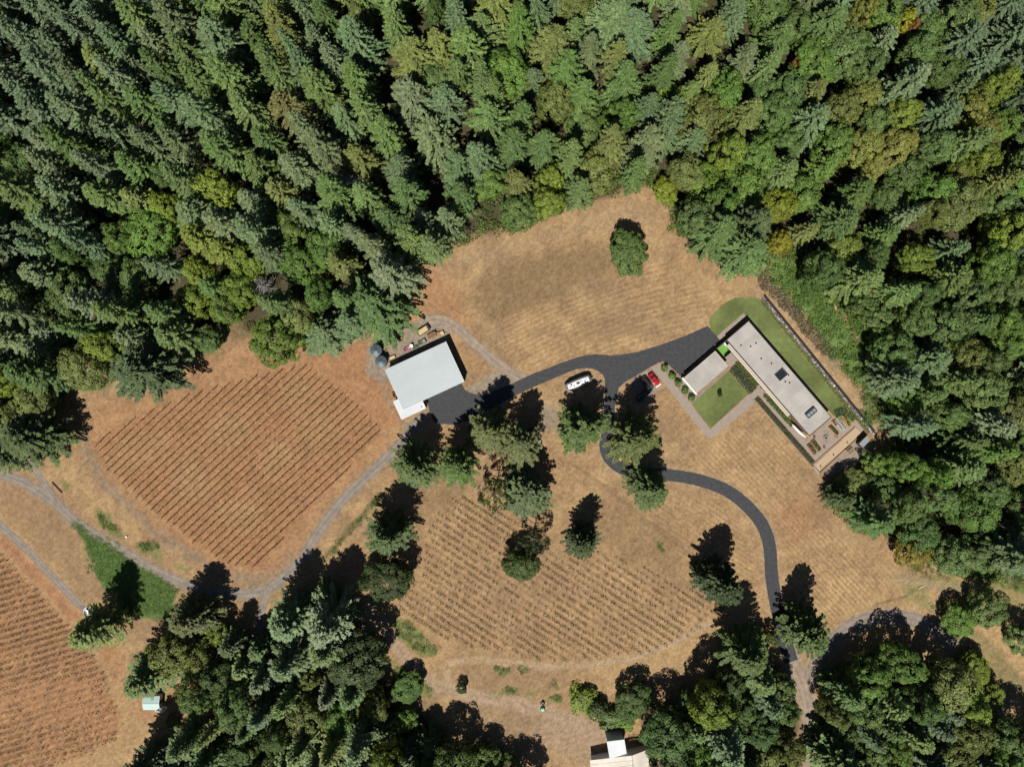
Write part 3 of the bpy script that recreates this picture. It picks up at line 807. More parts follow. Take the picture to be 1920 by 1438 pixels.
# the dry stone wall behind the back lawn
sw = MB(); rnd = random.Random(11)
a0 = Vector(P2(1429, 559)); a1 = Vector(P2(1636, 814)); dd = a1 - a0; Ls = dd.length; u = dd.normalized(); nrm = Vector((-u.y, u.x)); an = math.atan2(dd.y, dd.x)
s = 0.0
while s < Ls:
    l = rnd.uniform(.35, .8)
    for row, off in ((0, -.22), (1, .12)):
        if row == 0 and rnd.random() < .45: continue
        c = a0 + u * (s + l / 2) + nrm * (off + rnd.uniform(-.08, .08))
        h = rnd.uniform(.3, .6)
        b0 = len(sw.v)
        sw.box((c.x, c.y, h / 2), (l * rnd.uniform(.75, 1.0), rnd.uniform(.34, .5), h), an + rnd.uniform(-.2, .2), rnd.uniform(.75, .95))
        tt = rnd.choice([.5, .6, .7, .85, 1.0, 1.2]) if rnd.random() < .94 else 1.9
        for q in range(b0, len(sw.v)): sw.t[q] = tt
    s += l
tag(sw.build('stone_wall', M['stone']), 'long dry stone retaining wall behind the back lawn', 'wall')
low_wall('metal_fence', (1432, 556), (1639, 812), .06, 1.3, M['steel_dark'], 'thin dark fence line behind the dry stone wall', 'fence')

# garden shed
SZ = 2.3
c_, a_, l_, w_ = frame_of([(1610, 831.5), (1624, 818), (1632, 825.5), (1618, 839.5)], SZ)
shed = thing('garden_shed', 'small garden shed with a grey metal roof near the stone wall', 'shed', (c_.x, c_.y, 0), a_)
mb = MB(); wall_ring(mb, l_ - .25, w_ - .2, 0, SZ - .1, .1); mb.build('wall', M['wall_dark'], shed)
mb = MB(); mb.loft([[(-l_ / 2, -w_ / 2, SZ - .12), (-l_ / 2, w_ / 2, SZ + .10), (-l_ / 2, w_ / 2, SZ + .17), (-l_ / 2, -w_ / 2, SZ - .05)], [(l_ / 2, -w_ / 2, SZ - .12), (l_ / 2, w_ / 2, SZ + .10), (l_ / 2, w_ / 2, SZ + .17), (l_ / 2, -w_ / 2, SZ - .05)]])
sr = mb.build('roof', M['steel'], shed)
mb = MB()
for k in range(5): mb.box((-l_ / 2 + .3 + k * (l_ - .6) / 4, 0, SZ + .06), (.05, w_ * .96, .05))
mb.build('seam', M['steel'], sr)
d = MB(); d.box((0, -w_ / 2 + .07, .95), (.9, .06, 1.9)); d.build('door', M['steel'], shed)

# the big barn
BZ = 3.9
bc, ba, BL, BW = frame_of([(722, 693), (836.2, 640.4), (870, 715.9), (756, 768.5)], BZ)
barn = thing('barn', 'large barn with a plain pale grey metal roof beside red soil', 'barn', (bc.x, bc.y, 0), ba)
mb = MB(); wall_ring(mb, BL - .5, BW - .5, 0, BZ - .15, .2); mb.build('wall', M['wall_dark'], barn)
mb = MB(); hw, hl = BW / 2, BL / 2; rz = .07
prof = [(-hw, BZ - .1), (0, BZ - .1 + rz), (hw, BZ - .1), (hw, BZ), (0, BZ + rz), (-hw, BZ)]
mb.loft([[(-hl, y, z) for y, z in prof], [(hl, y, z) for y, z in prof]]); br = mb.build('roof', M['roof_metal'], barn)
mb = MB()
n = int(BL / .6)
for k in range(n):
    x = -hl + .3 + k * (BL - .6) / (n - 1)
    for sgn in (-1, 1):
        rot = MB(); rot.tube((x, sgn * .05, BZ + rz + .006), (x, sgn * (hw - .03), BZ + .012), .016, None, 4)
        mb.v += rot.v; o_ = len(mb.v) - len(rot.v); mb.f += [tuple(i + o_ for i in f) for f in rot.f]; mb.t += rot.t
mb.build('seam', M['roof_metal'], br)
for sx in (-1, 1):
    mb = MB(); mb.box((sx * (hl + .04), 0, BZ - .02), (.06, BW + .1, .22)); mb.build('trim', M['wall_white'], br)
for k in (-1, 0, 1):
    d = MB(); d.box((1.5 + k * 5.0 + 0.8, -hw + .2, 1.6), (3.6, .1, 3.2)); do = d.build('roller_door', M['steel'], barn)
for k in range(4): window(barn, -6.6 + k * 4.4, hw - .25, 2.2, 1.4, 1.0, 'x', 1)
# lean-to
LZ = 2.9
lc, la, LL, LW = frame_of([(736.7, 752.5), (783, 731), (798.7, 765.6), (752.7, 787)], LZ)
lean = thing('lean_to', 'white roofed lean-to tucked against the corner of the barn', 'lean-to', (lc.x, lc.y, 0), la)
mb = MB(); wall_ring(mb, LL - .3, LW - .3, 0, LZ - .3, .12); mb.build('wall', M['wall_dark'], lean)
prof = [(-LW / 2, LZ - .22), (LW / 2, LZ - .02), (LW / 2, LZ + .06), (-LW / 2, LZ - .14)]
mb = MB(); mb.loft([[(-LL / 2, y, z) for y, z in prof], [(LL / 2, y, z) for y, z in prof]]); lr = mb.build('roof', M['roof_white'], lean)
mb = MB(); mb.box((LL / 2 - 1.0, -LW / 2 + .9, LZ - .04), (.35, .35, .16)); mb.build('vent', M['steel'], lr)

# teal roofed shed at the lower left
TZ = 2.6
c_, a_, l_, w_ = frame_of([(267, 1332), (298, 1332), (298, 1306), (267, 1306)], TZ)
ts = thing('pump_shed', 'little shed with a pale teal gable roof under the conifers', 'shed', (c_.x, c_.y, 0), a_)
mb = MB(); wall_ring(mb, l_ - .3, w_ - .3, 0, TZ - .5, .12); mb.build('wall', M['wall_white'], ts)
hw = w_ / 2; hl = l_ / 2
prof = [(-hw, TZ - .55), (0, TZ), (hw, TZ - .55), (hw, TZ - .48), (0, TZ + .07), (-hw, TZ - .48)]
mb = MB(); mb.loft([[(-hl, y, z) for y, z in prof], [(hl, y, z) for y, z in prof]]); tr = mb.build('roof', M['roof_teal'], ts)
mb = MB(); mb.tube((-hl, 0, TZ + .08), (hl, 0, TZ + .08), .05, None, 6); mb.build('ridge_cap', M['roof_white'], tr)
for sx in (-1, 1):
    mb = MB()
    for sy in (-1, 1): mb.tube((sx * (hl - .02), sy * .02, TZ + .07), (sx * (hl - .02), sy * hw, TZ - .46), .06, None, 4)
    mb.build('barge_board', M['wall_white'], tr)
d = MB(); d.box((hl - .1, 0, .95), (.08, .9, 1.9)); d.build('door', M['wall_dark'], ts)
sheet('concrete_pad', [(292, 1318), (311, 1322), (312, 1330), (303, 1337), (290, 1334)], .012, M['concrete'])

# farmhouse at the bottom edge
FZ = 4.0
fh = thing('farmhouse', 'cream roofed farmhouse with a taller white gabled block at the bottom edge', 'house', P(1168, 1432, 0), R(4))
def roof_pts(pts, z): return [Vector(P(x, y, z)) for x, y in pts]
Mi = fh.matrix_basis.inverted() if False else (Matrix.Translation(Vector(P(1168, 1432, 0))) @ Matrix.Rotation(R(4), 4, 'Z')).inverted()
def loc(v): return tuple(Mi @ Vector(v))
# main wing: two slopes that meet on a ridge falling away from the picture
A1 = P(1106, 1425, 3.4); B1 = P(1185, 1416, 4.6); C1 = P(1217, 1404, 3.4); A2 = P(1112, 1500, 3.4); B2 = P(1192, 1500, 4.6); C2 = P(1238, 1500, 3.4)
mb = MB()
for q in ((A1, B1, B2, A2), (B1, C1, C2, B2)):
    mb.poly([loc(v) for v in q]); mb.poly([loc((v[0], v[1], v[2] - .15)) for v in reversed(q)])
for q in ((A1, B1), (B1, C1), (C1, C2), (C2, B2), (B2, A2), (A2, A1)):
    mb.poly([loc((q[0][0], q[0][1], q[0][2] - .15)), loc((q[1][0], q[1][1], q[1][2] - .15)), loc(q[1]), loc(q[0])])
frf = mb.build('roof', M['roof_cream'], fh)
mb = MB()
for k in range(1, 9):
    for q0, q1, q2, q3 in ((A1, B1, B2, A2), (B1, C1, C2, B2)):
        u_ = k / 9
        a_ = tuple(q0[i] + (q3[i] - q0[i]) * u_ for i in range(3)); b_ = tuple(q1[i] + (q2[i] - q1[i]) * u_ for i in range(3))
        mb.tube(loc((a_[0], a_[1], a_[2] + .01)), loc((b_[0], b_[1], b_[2] + .01)), .03, None, 4)
mb.tube(loc((B1[0], B1[1], B1[2] + .02)), loc((B2[0], B2[1], B2[2] + .02)), .10, None, 6)
mb.build('seam', M['roof_seam'], frf)
mb = MB()
def ins(p, q, k): return tuple(p[i] + (q[i] - p[i]) * k for i in range(3))
cen = tuple(sum(v[i] for v in (A1, B1, C1, A2, B2, C2)) / 6 for i in range(3))
ringp = [ins(v, cen, .06) for v in (A1, B1, C1, C2, B2, A2)]
for i in range(6):
    p, q = ringp[i], ringp[(i + 1) % 6]
    mb.poly([loc((p[0], p[1], 0)), loc((q[0], q[1], 0)), loc((q[0], q[1], q[2] - .2)), loc((p[0], p[1], p[2] - .2))])
mb.build('wall', M['wall_white'], fh)
# taller block
blk = [P(1139, 1390, 5.4), P(1169.5, 1386.5, 5.4), P(1173.5, 1411, 5.4), P(1144, 1420, 5.4)]
mb = MB(); n_ = len(mb.v)
mb.v += [loc((x, y, 0)) for x, y, z in blk] + [loc((x, y, z - .02)) for x, y, z in blk]; mb.t += [1.0] * 8
for i in range(4): j = (i + 1) % 4; mb.f.append((n_ + i, n_ + j, n_ + 4 + j, n_ + 4 + i))
mb.build('block_wall', M['wall_white'], fh)
bcn = sum((Vector(v) for v in blk), Vector()) / 4
big_ = [bcn + (Vector(v) - bcn) * 1.08 for v in blk]
mb = MB(); n_ = 0
mb.v += [loc((v.x, v.y, 5.42)) for v in big_] + [loc((v.x, v.y, 5.58)) for v in big_]; mb.t += [1.0] * 8
for i in range(4): j = (i + 1) % 4; mb.f.append((i, j, 4 + j, 4 + i))
mb.f += [(4, 5, 6, 7), (3, 2, 1, 0)]
mb.build('block_roof', M['roof_white'], fh)
for k in range(3):
    q = Vector(loc(P(1180 + k * 11, 1411 - k * 4, 0)))
fb = MB()
for i, (qx, qy) in enumerate([(1178, 1384), (1188, 1381), (1197, 1382), (1205, 1388), (1207, 1398)]):
    p_ = P(qx, qy); fb.tube((p_[0], p_[1], 0), (p_[0], p_[1], 1.4), .06, None, 6)
    if i: fb.tube((pp[0], pp[1], 1.3), (p_[0], p_[1], 1.3), .035, None, 5); fb.tube((pp[0], pp[1], .7), (p_[0], p_[1], .7), .035, None, 5)
    pp = p_
tag(fb.build('rail_fence', M['oldwood']), 'curved wooden rail fence behind the farmhouse', 'fence')

# ---------------------------------------------------------------- vehicles
def ring_sec(x, hw, z0, z1, r=.12, n=3):
    """rounded rectangle section across a body at station x"""
    out = []
    for cx, cy, a0 in ((hw - r, z1 - r, 0), (-hw + r, z1 - r, 90), (-hw + r, z0 + r, 180), (hw - r, z0 + r, 270)):
        for k in range(n + 1):
            a = R(a0 + 90 * k / n)
            out.append((x, cx + r * math.cos(a), cy + r * math.sin(a)))
    return out

def wheel(parent, x, y, r=.33, w=.22):
    t_ = MB(); t_.tube((x, y - w / 2, r), (x, y + w / 2, r), r, None, 18); wh = t_.build('wheel', M['rubber'], parent)
    h = MB(); h.tube((x, y - w / 2 - .01, r), (x, y + w / 2 + .01, r), r * .62, None, 14); h.build('rim', M['steel'], wh)

def car(name, label, pos, rot, paint, L=4.3, W=1.78, Hc=1.35, suv=False, roofm=None, group=None):
    t = thing(name, label, 'car', pos, rot, group)
    hl, hw = L / 2, W / 2
    st = [(-hl, .72, .42, .70), (-hl + .12, .9, .28, .84), (-hl + .9, 1.0, .22, .93 if not suv else 1.0), (-.2, 1.0, .2, .93 if not suv else 1.02), (hl - 1.3, 1.0, .22, .90), (hl - .5, .97, .24, .80), (hl - .12, .86, .30, .70), (hl, .66, .40, .60)]
    mb = MB(); mb.loft([ring_sec(x, hw * k, z0, z1, .13) for x, k, z0, z1 in st]); bevel(mb.build('body', paint, t, True), .01, 1)
    back = -hl + (.35 if suv else .75)
    zb = .90 if not suv else .98
    cab = [(back, .82, zb), (back + (.25 if suv else .65), .72, Hc), (.35, .74, Hc + .02), (hl - 1.25, .86, zb - .02)]
    g = MB(); rings = []
    for x, k, z in cab: rings.append([(x, hw * k, z), (x, -hw * k, z), (x, -hw * k * 1.12, zb - .12), (x, hw * k * 1.12, zb - .12)])
    g.loft(rings); g.build('windows', M['glass'], t)
    r_ = MB(); x0, x1 = cab[1][0] + .04, cab[2][0] - .05
    r_.loft([[(x0, hw * .70, Hc - .01), (x0, hw * .66, Hc + .045), (x0, -hw * .66, Hc + .045), (x0, -hw * .70, Hc - .01)], [(x1, hw * .72, Hc + .01), (x1, hw * .68, Hc + .065), (x1, -hw * .68, Hc + .065), (x1, -hw * .72, Hc + .01)]])
    r_.build('roof', roofm or paint, t)
    for sx in (hl - .85, -hl + .8):
        for sy in (-1, 1): wheel(t, sx, sy * (hw - .12))
    for sy in (-1, 1):
        q = MB(); q.box((hl - .13, sy * hw * .62, .60), (.24, .36, .15)); q.build('headlight', M['lamp'], t)
        q = MB(); q.box((-hl + .10, sy * hw * .62, .70), (.16, .34, .14)); q.build('taillight', M['lamp_red'], t)
        q = MB(); q.box((hl - 1.45, sy * (hw + .07), .95), (.16, .2, .13)); q.build('mirror', paint, t)
    q = MB(); q.box((hl - .02, 0, .38), (.05, W * .55, .2)); q.build('grille', M['steel_dark'], t)
    return t

def ang_px(dx, dy): return math.atan2(-dy, dx)
a_car = ang_px(17, 23)
car('car', 'bright red car parked beside the paved path', P(1226, 711, .6)[:2] + (0,), a_car, M['red_paint'], 3.9, 1.65, 1.25)
car('car', 'dark grey car parked next to the red car', P(1213, 720, .6)[:2] + (0,), a_car, M['grey_paint'], 4.6, 1.85, 1.6, True, M['black_paint'])
car('car', 'black car standing in the deep shade of the conifer', P(1206, 741, .6)[:2] + (0,), ang_px(20, -17), M['black_paint'], 4.4, 1.8, 1.4)
car('car', 'white car at the end of the gravel farm road', P(170, 1150, .6)[:2] + (0,), ang_px(20, 19), M['white_paint'], 4.4, 1.8, 1.5, True)
low_wall('wheel_stop', (1230, 726), (1238.5, 720), .35, .35, M['wall_white'], 'white wheel stop in front of the red car', 'wheel stop')

tr = thing('travel_trailer', 'rounded silver travel trailer with a white roof parked by the driveway bend', 'trailer', P(1084, 718, 1.5)[:2] + (0,), ang_px(48, -20))
mb = MB(); rings = []
for k in range(15):
    u = -1 + 2 * k / 14
    s_ = (1 - abs(u) ** 3.2) ** .5 if abs(u) < 1 else 0.0
    s_ = max(s_, .18)
    x = u * 3.75; hw = 1.22 * (.55 + .45 * s_); zt = 1.1 + 1.65 * (.35 + .65 * s_); zb = .55 + .35 * (1 - s_)
    ring = []
    for q in range(20):
        a = 2 * math.pi * q / 20
        c_, s2 = math.cos(a), math.sin(a)
        ex = lambda v: math.copysign(abs(v) ** .62, v)
        ring.append((x, hw * ex(c_), (zt + zb) / 2 + (zt - zb) / 2 * ex(s2)))
    rings.append(ring)
mb.loft(rings); mb.build('body', M['alu'], tr, True)
mb = MB(); rings = []
for k in range(9):
    u = -1 + 2 * k / 8; x = u * 3.05; z = 2.72 - .10 * u * u
    ww = .78 - .10 * u * u
    rings.append([(x, ww, z - .06), (x, ww * .8, z + .05), (x, -ww * .8, z + .05), (x, -ww, z - .06), (x, 0, z - .2)])
mb.loft(rings); rf = mb.build('roof', M['white_paint'], tr)
for x, y, sx, sy, sz, m in ((-.15, 0, .95, .62, .26, 'grey_paint'), (-2.0, .25, .5, .45, .14, 'grey_paint'), (1.75, -.2, .45, .45, .12, 'steel'), (-1.4, -.25, .3, .5, .1, 'grey_paint'), (.75, .2, .35, .35, .12, 'grey_paint'), (-2.55, -.2, .25, .4, .1, 'grey_paint'), (2.3, .25, .3, .3, .1, 'steel')):
    q = MB(); q.box((x, y, 2.76 + sz / 2 - .02), (sx, sy, sz), 0, .85); q.build('roof_vent', M[m], rf)
for s_ in (-1, 1):
    for x in (-2.0, 0, 1.8):
        q = MB(); q.box((x, s_ * 1.20, 1.85), (1.0, .08, .55)); q.build('window', M['glass'], tr)
    for x in (-.5, .42): wheel(tr, x, s_ * 1.02, .36, .22)
q = MB(); q.box((.9, -1.2, 1.35), (.66, .09, 1.7)); q.build('door', M['alu'], tr)
q = MB(); q.tube((3.3, .4, .6), (4.6, 0, .5), .05, None, 6); q.tube((3.3, -.4, .6), (4.6, 0, .5), .05, None, 6); q.tube((4.45, 0, .1), (4.45, 0, .8), .05, None, 6); q.build('hitch', M['steel_dark'], tr)

# quad bike
qb = thing('quad_bike', 'small quad bike with a mint green tail on the dirt track', 'quad bike', P(1017.5, 1323.5, .5)[:2] + (0,), ang_px(0, -1))
mb = MB(); mb.loft([ring_sec(x, w, z0, z1, .08) for x, w, z0, z1 in ((-.5, .18, .4, .72), (-.2, .24, .36, .84), (.3, .25, .36, .80), (.7, .3, .4, .82), (1.0, .22, .45, .7))]); mb.build('body', M['steel_dark'], qb, True)
mb = MB(); mb.loft([ring_sec(x, w, z0, z1, .06) for x, w, z0, z1 in ((-1.25, .3, .62, .78), (-1.0, .38, .58, .86), (-.45, .34, .6, .84), (-.3, .2, .66, .82))]); mb.build('rear_fender', M['mint'], qb, True)
mb = MB(); mb.loft([ring_sec(x, w, z0, z1, .05) for x, w, z0, z1 in ((-.75, .14, .84, .92), (-.3, .2, .84, .98), (.25, .15, .82, .92))]); mb.build('seat', M['rubber'], qb, True)
mb = MB(); mb.tube((.42, -.45, 1.02), (.5, 0, .98), .025, None, 6); mb.tube((.5, 0, .98), (.42, .45, 1.02), .025, None, 6); mb.tube((.5, 0, .98), (.62, 0, .6), .03, None, 6); mb.build('handlebar', M['steel_dark'], qb)
for x in (-.72, .72):
    for y in (-.48, .48): wheel(qb, x, y, .3, .24)
mb = MB(); mb.box((.95, 0, .78), (.4, .6, .04)); mb.build('front_rack', M['steel_dark'], qb)

# flatbed trailer with a tan load behind the barn
ft = thing('farm_trailer', 'dark framed trailer with a tan load behind the barn', 'trailer', P(793, 620, .7)[:2] + (0,), ang_px(20, -13))
mb = MB(); mb.box((0, 0, .6), (3.2, 1.65, .16)); mb.build('bed', M['wall_dark'], ft)
mb = MB(); wall_ring(mb, 3.3, 1.75, .68, 1.05, .09); mb.build('side_rail', M['green_plastic'] if False else M['wall_dark'], ft)
mb = MB(); mb.box((0, 0, .83), (2.95, 1.4, .3), 0, .94); bevel(mb.build('load', M['straw_load'], ft), .05)
mb = MB(); mb.box((1.75, 0, .95), (.35, 1.6, .5)); mb.build('head_board', M['wall_dark'], ft)
for sy in (-1, 1): wheel(ft, -.3, sy * .72, .3, .2)
mb = MB(); mb.tube((1.6, 0, .55), (2.5, 0, .45), .05, None, 6); mb.build('drawbar', M['steel_dark'], ft)

# water tanks
for i, (qx, qy, lab) in enumerate(((704.8, 656.7, 'round steel water tank nearer the forest, upper of the pair'), (714, 677.5, 'round steel water tank nearer the barn, lower of the pair'))):
    tk = thing('water_tank', lab, 'water tank', P(qx, qy, 2.6)[:2] + (0,), i * .5, 'water tanks by the barn')
    mb = MB(); mb.lathe([(1.5, 0), (1.5, .8), (1.53, .84), (1.5, .88), (1.5, 1.6), (1.53, 1.64), (1.5, 1.68), (1.5, 2.5)], 32); mb.build('shell', M['tank'], tk)
    mb = MB(); mb.lathe([(1.58, 2.5), (1.58, 2.56), (.32, 2.92), (.3, 2.92)], 32)
    lid = mb.build('lid', M['tank'], tk)
    for k in range(12):
        a = 2 * math.pi * k / 12; q = MB(); q.tube((.35 * math.cos(a), .35 * math.sin(a), 2.93), (1.55 * math.cos(a), 1.55 * math.sin(a), 2.585), .025, None, 4); q.build('rib', M['tank'], lid)
    mb = MB(); mb.lathe([(.3, 2.9), (.3, 3.02), (.02, 3.08)], 16); mb.build('hatch', M['steel_dark'], tk)
    mb = MB(); mb.box((.8, -.6, 2.83), (.4, .4, .1)); mb.build('inlet', M['steel_dark'], tk)

# yard clutter behind the barn
def slat_pallets(name, label, cat, q, n, size, m, rot, h=.14):
    mb = MB(); x0, y0 = P2(*q)
    for k in range(n):
        z = k * h
        for j in range(7): mb.box((x0 + math.cos(rot) * (-size / 2 + .07 + j * (size - .14) / 6), y0 + math.sin(rot) * (-size / 2 + .07 + j * (size - .14) / 6), z + h - .012), (.10, size, .022), rot)
        for j in (-1, 0, 1): mb.box((x0 - math.sin(rot) * j * (size / 2 - .06), y0 + math.cos(rot) * j * (size / 2 - .06), z + (h - .024) / 2), (size, .09, h - .026), rot)
    return tag(mb.build(name, m), label, cat)
rb = ang_px(114, -53)
slat_pallets('pallet_stack', 'stack of reddish brown pallets nearest the trailer', 'pallets', (806, 631), 6, 1.25, M['oldwood'], rb)
slat_pallets('pallet_stack', 'taller stack of reddish brown pallets beside the tan crates', 'pallets', (814, 627), 8, 1.25, M['oldwood'], rb)
def crate(name, label, cat, q, s, m, rot, fill=None):
    t = thing(name, label, cat, P(q[0], q[1], 0), rot)
    mb = MB(); wall_ring(mb, s[0], s[1], .02, s[2], .07); mb.box((0, 0, .05), (s[0] - .16, s[1] - .16, .06)); mb.build('sides', m, t)
    if fill:
        f = MB(); f.box((0, 0, s[2] * .5), (s[0] - .17, s[1] - .17, s[2] * .6), 0, .97); f.build('filling', fill, t)
    return t
crate('crate', 'pale timber crate by the corner of the barn', 'crate', (821, 628), (1.15, 1.15, .8), M['timber'], rb, M['oldwood'])
crate('crate', 'pale timber crate just outside the barn shadow, farthest from the trailer', 'crate', (829, 625.5), (1.1, 1.15, .75), M['timber'], rb + .1, M['straw_load'])
crate('plastic_bin', 'pink plastic bin left of the white drum', 'bin', (760, 656), (1.0, .9, .6), M['pink'], rb + .2, M['soil'])
crate('plastic_bin', 'pink plastic bin closest to the white drum', 'bin', (766, 653), (.9, .8, .5), M['pink'], rb - .2)
crate('plastic_bin', 'green plastic bin below the white drum', 'bin', (779, 651.5), (1.5, .7, .6), M['green_plastic'], rb, M['soil'])
crate('plastic_bin', 'grey green bin standing between drum and pallets', 'bin', (788, 643.5), (1.1, 1.1, .7), M['grey_bin'], rb, M['steel_dark'])
crate('plastic_bin', 'grey green bin closest to the brown pallets', 'bin', (795, 640), (1.0, 1.1, .8), M['grey_bin'], rb, M['grey_bin'])
dr = thing('drum', 'white round drum among the bins behind the barn', 'drum', P(772, 649, 0))
mb = MB(); mb.lathe([(.46, 0), (.46, .3), (.49, .33), (.46, .36), (.46, .62), (.49, .65), (.46, .68), (.46, 1.0)], 24); mb.build('body', M['white_paint'], dr)
mb = MB(); mb.lathe([(.49, .98), (.49, 1.04), (.42, 1.04), (.40, 1.01), (.02, 1.01)], 24); mb.build('lid', M['white_paint'], dr)
pk = crate('wooden_box', 'tan wooden box beside the lower water tank', 'box', (736, 671), (1.7, .8, .7), M['timber'], rb, M['timber'])
mb = MB(); rnd = random.Random(5); p_ = P(720.5, 650)
for k in range(9): mb.box((p_[0] + rnd.uniform(-.5, .5), p_[1] + rnd.uniform(-.4, .4), .06 + k * .06), (2.6, .16, .06), R(-55 + rnd.uniform(-14, 14)))
tag(mb.build('plank_pile', M['oldwood']), 'loose pile of weathered planks near the water tanks', 'planks')
im = thing('implement', 'tractor implement with lime green beam and orange motor', 'farm implement', P(746, 638, 0), ang_px(24, -13))
mb = MB(); mb.box((-1.2, -.1, .55), (2.2, .16, .16)); mb.box((-1.2, .15, .4), (1.9, .08, .1)); mb.build('beam', M['lime'], im)
mb = MB(); mb.box((1.15, .1, .55), (.8, .7, .6), 0, .8); bevel(mb.build('motor', M['orange'], im), .05)
mb = MB(); mb.box((.35, .25, .7), (.7, .75, .9), 0, .7); bevel(mb.build('hopper', M['steel_dark'], im), .05)
for sy in (-.5, .6): wheel(im, .4, sy, .38, .2)
mb = MB()
for k in range(5): mb.box((P2(739, 741)[0] + k * .12 - .2, P2(739, 738 + k * 1.5)[1], .4), (.8, .5, .8), rb + k * .3, .9)
tag(mb.build('scrap_heap', M['oldwood']), 'small dark heap against the west wall of the barn', 'scrap')

# terrace furniture
def bed(name, label, a, b, w, h, wood, group=None, plants=True, seed=0):
    p0 = Vector(P(*a)); p1 = Vector(P(*b)); dd = p1 - p0; c = (p0 + p1) / 2
    t = thing(name, label, 'raised bed', (c.x, c.y, 0), math.atan2(dd.y, dd.x), group)
    L = dd.length
    mb = MB(); wall_ring(mb, L, w, 0, h, .12); mb.build('frame', wood, t)
    mb = MB(); mb.box((0, 0, h * .45), (L - .26, w - .26, h * .85)); mb.build('soil', M['soil'], t)
    if plants:
        f = MB(); r_ = random.Random(seed); 
        for k in range(int(L * 70)):
            leaf_quad(f, (r_.uniform(-L / 2 + .2, L / 2 - .2), r_.uniform(-w / 2 + .15, w / 2 - .15), h + r_.uniform(0, .45)), r_.uniform(.12, .24), r_, r_.uniform(.6, 1.5))
        o = f.build('plants', M['under'], t); o.color = (.10, .13, .03, 1) if seed % 2 else (.16, .12, .035, 1)
    return t

def leaf_quad(mb, c, s, rnd, tint=1.0, up=0.45, asp=1.0):
    n = Vector((rnd.gauss(0, 1), rnd.gauss(0, 1), rnd.gauss(0, 1) * .8 + up * 2)).normalized()
    a = n.orthogonal().normalized(); b_ = n.cross(a)
    th = rnd.uniform(0, 6.28); u = a * math.cos(th) + b_ * math.sin(th); v = n.cross(u)
    c = Vector(c)
    mb.poly([c - u * s, c - v * s * .55 * asp, c + u * s, c + v * s * .55 * asp], tint)

bed('raised_bed', 'raised bed with an orange frame beside the fire pit', (1555, 799), (1570, 815), 1.05, .45, M['bedwood'], None, True, 1)
bed('raised_bed', 'raised bed with an orange frame at the lawn edge', (1580.5, 778), (1592.5, 799), .85, .45, M['bedwood'], None, True, 2)
bed('raised_bed', 'narrow orange raised bed by the house corner', (1560, 789), (1567, 798), .6, .45, M['bedwood'], None, True, 4)
bed('raised_bed', 'brown raised bed on the terrace nearer the fire pit', (1522, 826), (1536.5, 845), 1.15, .5, M['oldwood'], None, True, 3)
bed('raised_bed', 'brown raised bed on the terrace nearer the hedge strip', (1515, 833), (1528, 851), 1.1, .5, M['oldwood'], None, True, 6)
for r_i, (a, b, lab) in enumerate((((1565, 788), (1577, 804), 'pale stepping planter in the row between the orange beds'), ((1570, 784.5), (1584, 803), 'pale stepping planter in the row nearer the lawn'))):
    for k in range(6):
        u_ = k / 5; q = P(a[0] + (b[0] - a[0]) * u_, a[1] + (b[1] - a[1]) * u_)
        t = thing('planter', lab, 'planter', q, ang_px(14, 18), 'planters row %s the lawn' % ('away from' if r_i == 0 else 'beside'))
        mb = MB(); wall_ring(mb, .42, .6, 0, .4, .06); mb.build('box', M['wall_white'], t)
        mb = MB(); mb.box((0, 0, .17), (.29, .47, .3)); so = mb.build('soil', M['soil'], t)
        f = MB(); rr = random.Random(k + 9 * r_i)
        for j in range(14): leaf_quad(f, (rr.uniform(-.12, .12), rr.uniform(-.2, .2), .36 + rr.uniform(0, .25)), .12, rr, rr.uniform(.7, 1.4))
        o = f.build('plants', M['under'], t); o.color = (.07, .12, .05, 1)
fp = thing('fire_pit', 'round grey fire pit on the sandy terrace', 'fire pit', P(1548, 820, 0))
mb = MB(); mb.lathe([(.62, 0), (.62, .4), (.44, .4), (.42, .15), (.02, .15)], 28); mb.build('ring', M['steel'], fp)
mb = MB(); rr = random.Random(4)
for k in range(8): mb.box((rr.uniform(-.2, .2), rr.uniform(-.2, .2), .2 + rr.uniform(0, .08)), (.35, .1, .1), rr.uniform(0, 3))
mb.build('logs', M['wall_dark'], fp)
sheet('fire_pit_circle', [(1548 + 13.5 * math.cos(k * .3), 820 + 13.5 * math.sin(k * .3)) for k in range(21)], .022, M['gravel'])
def lounge_chair(q, rot, label, m='oldwood'):
    t = thing('garden_chair', label, 'chair', P(q[0], q[1], 0), rot, 'chairs round the fire pit')
    mb = MB()
    for k in range(4): mb.box((-.21 + k * .14, 0, .40), (.11, .58, .04))
    mb.build('seat', M[m], t)
    mb = MB()
    for k in range(4): mb.box((-.36, -.21 + k * .14, .68), (.04, .11, .6))
    mb.build('backrest', M[m], t)
    for sx in (-.26, .24):
        for sy in (-.27, .27):
            g_ = MB(); g_.box((sx, sy, .19), (.06, .06, .38)); g_.build('leg', M[m], t)
lounge_chair((1527, 820), R(-30), 'brown garden chair by the house wall')
lounge_chair((1545, 838), R(80), 'brown garden chair beside the brown raised beds')
lounge_chair((1566, 818), R(170), 'brown garden chair at the end of the orange bed')
pt = thing('picnic_table', 'dark slatted picnic table on the gravel beside the sand court', 'table', P(1592, 844, 0), ang_px(10, -9))
mb = MB()
for k in range(5): mb.box((0, -.32 + k * .16, .74), (1.7, .13, .045))
mb.build('tabletop', M['wall_wood'], pt)
for sy in (-.75, .75):
    mb = MB(); mb.box((0, sy, .45), (1.7, .26, .05)); mb.build('bench', M['wall_wood'], pt)
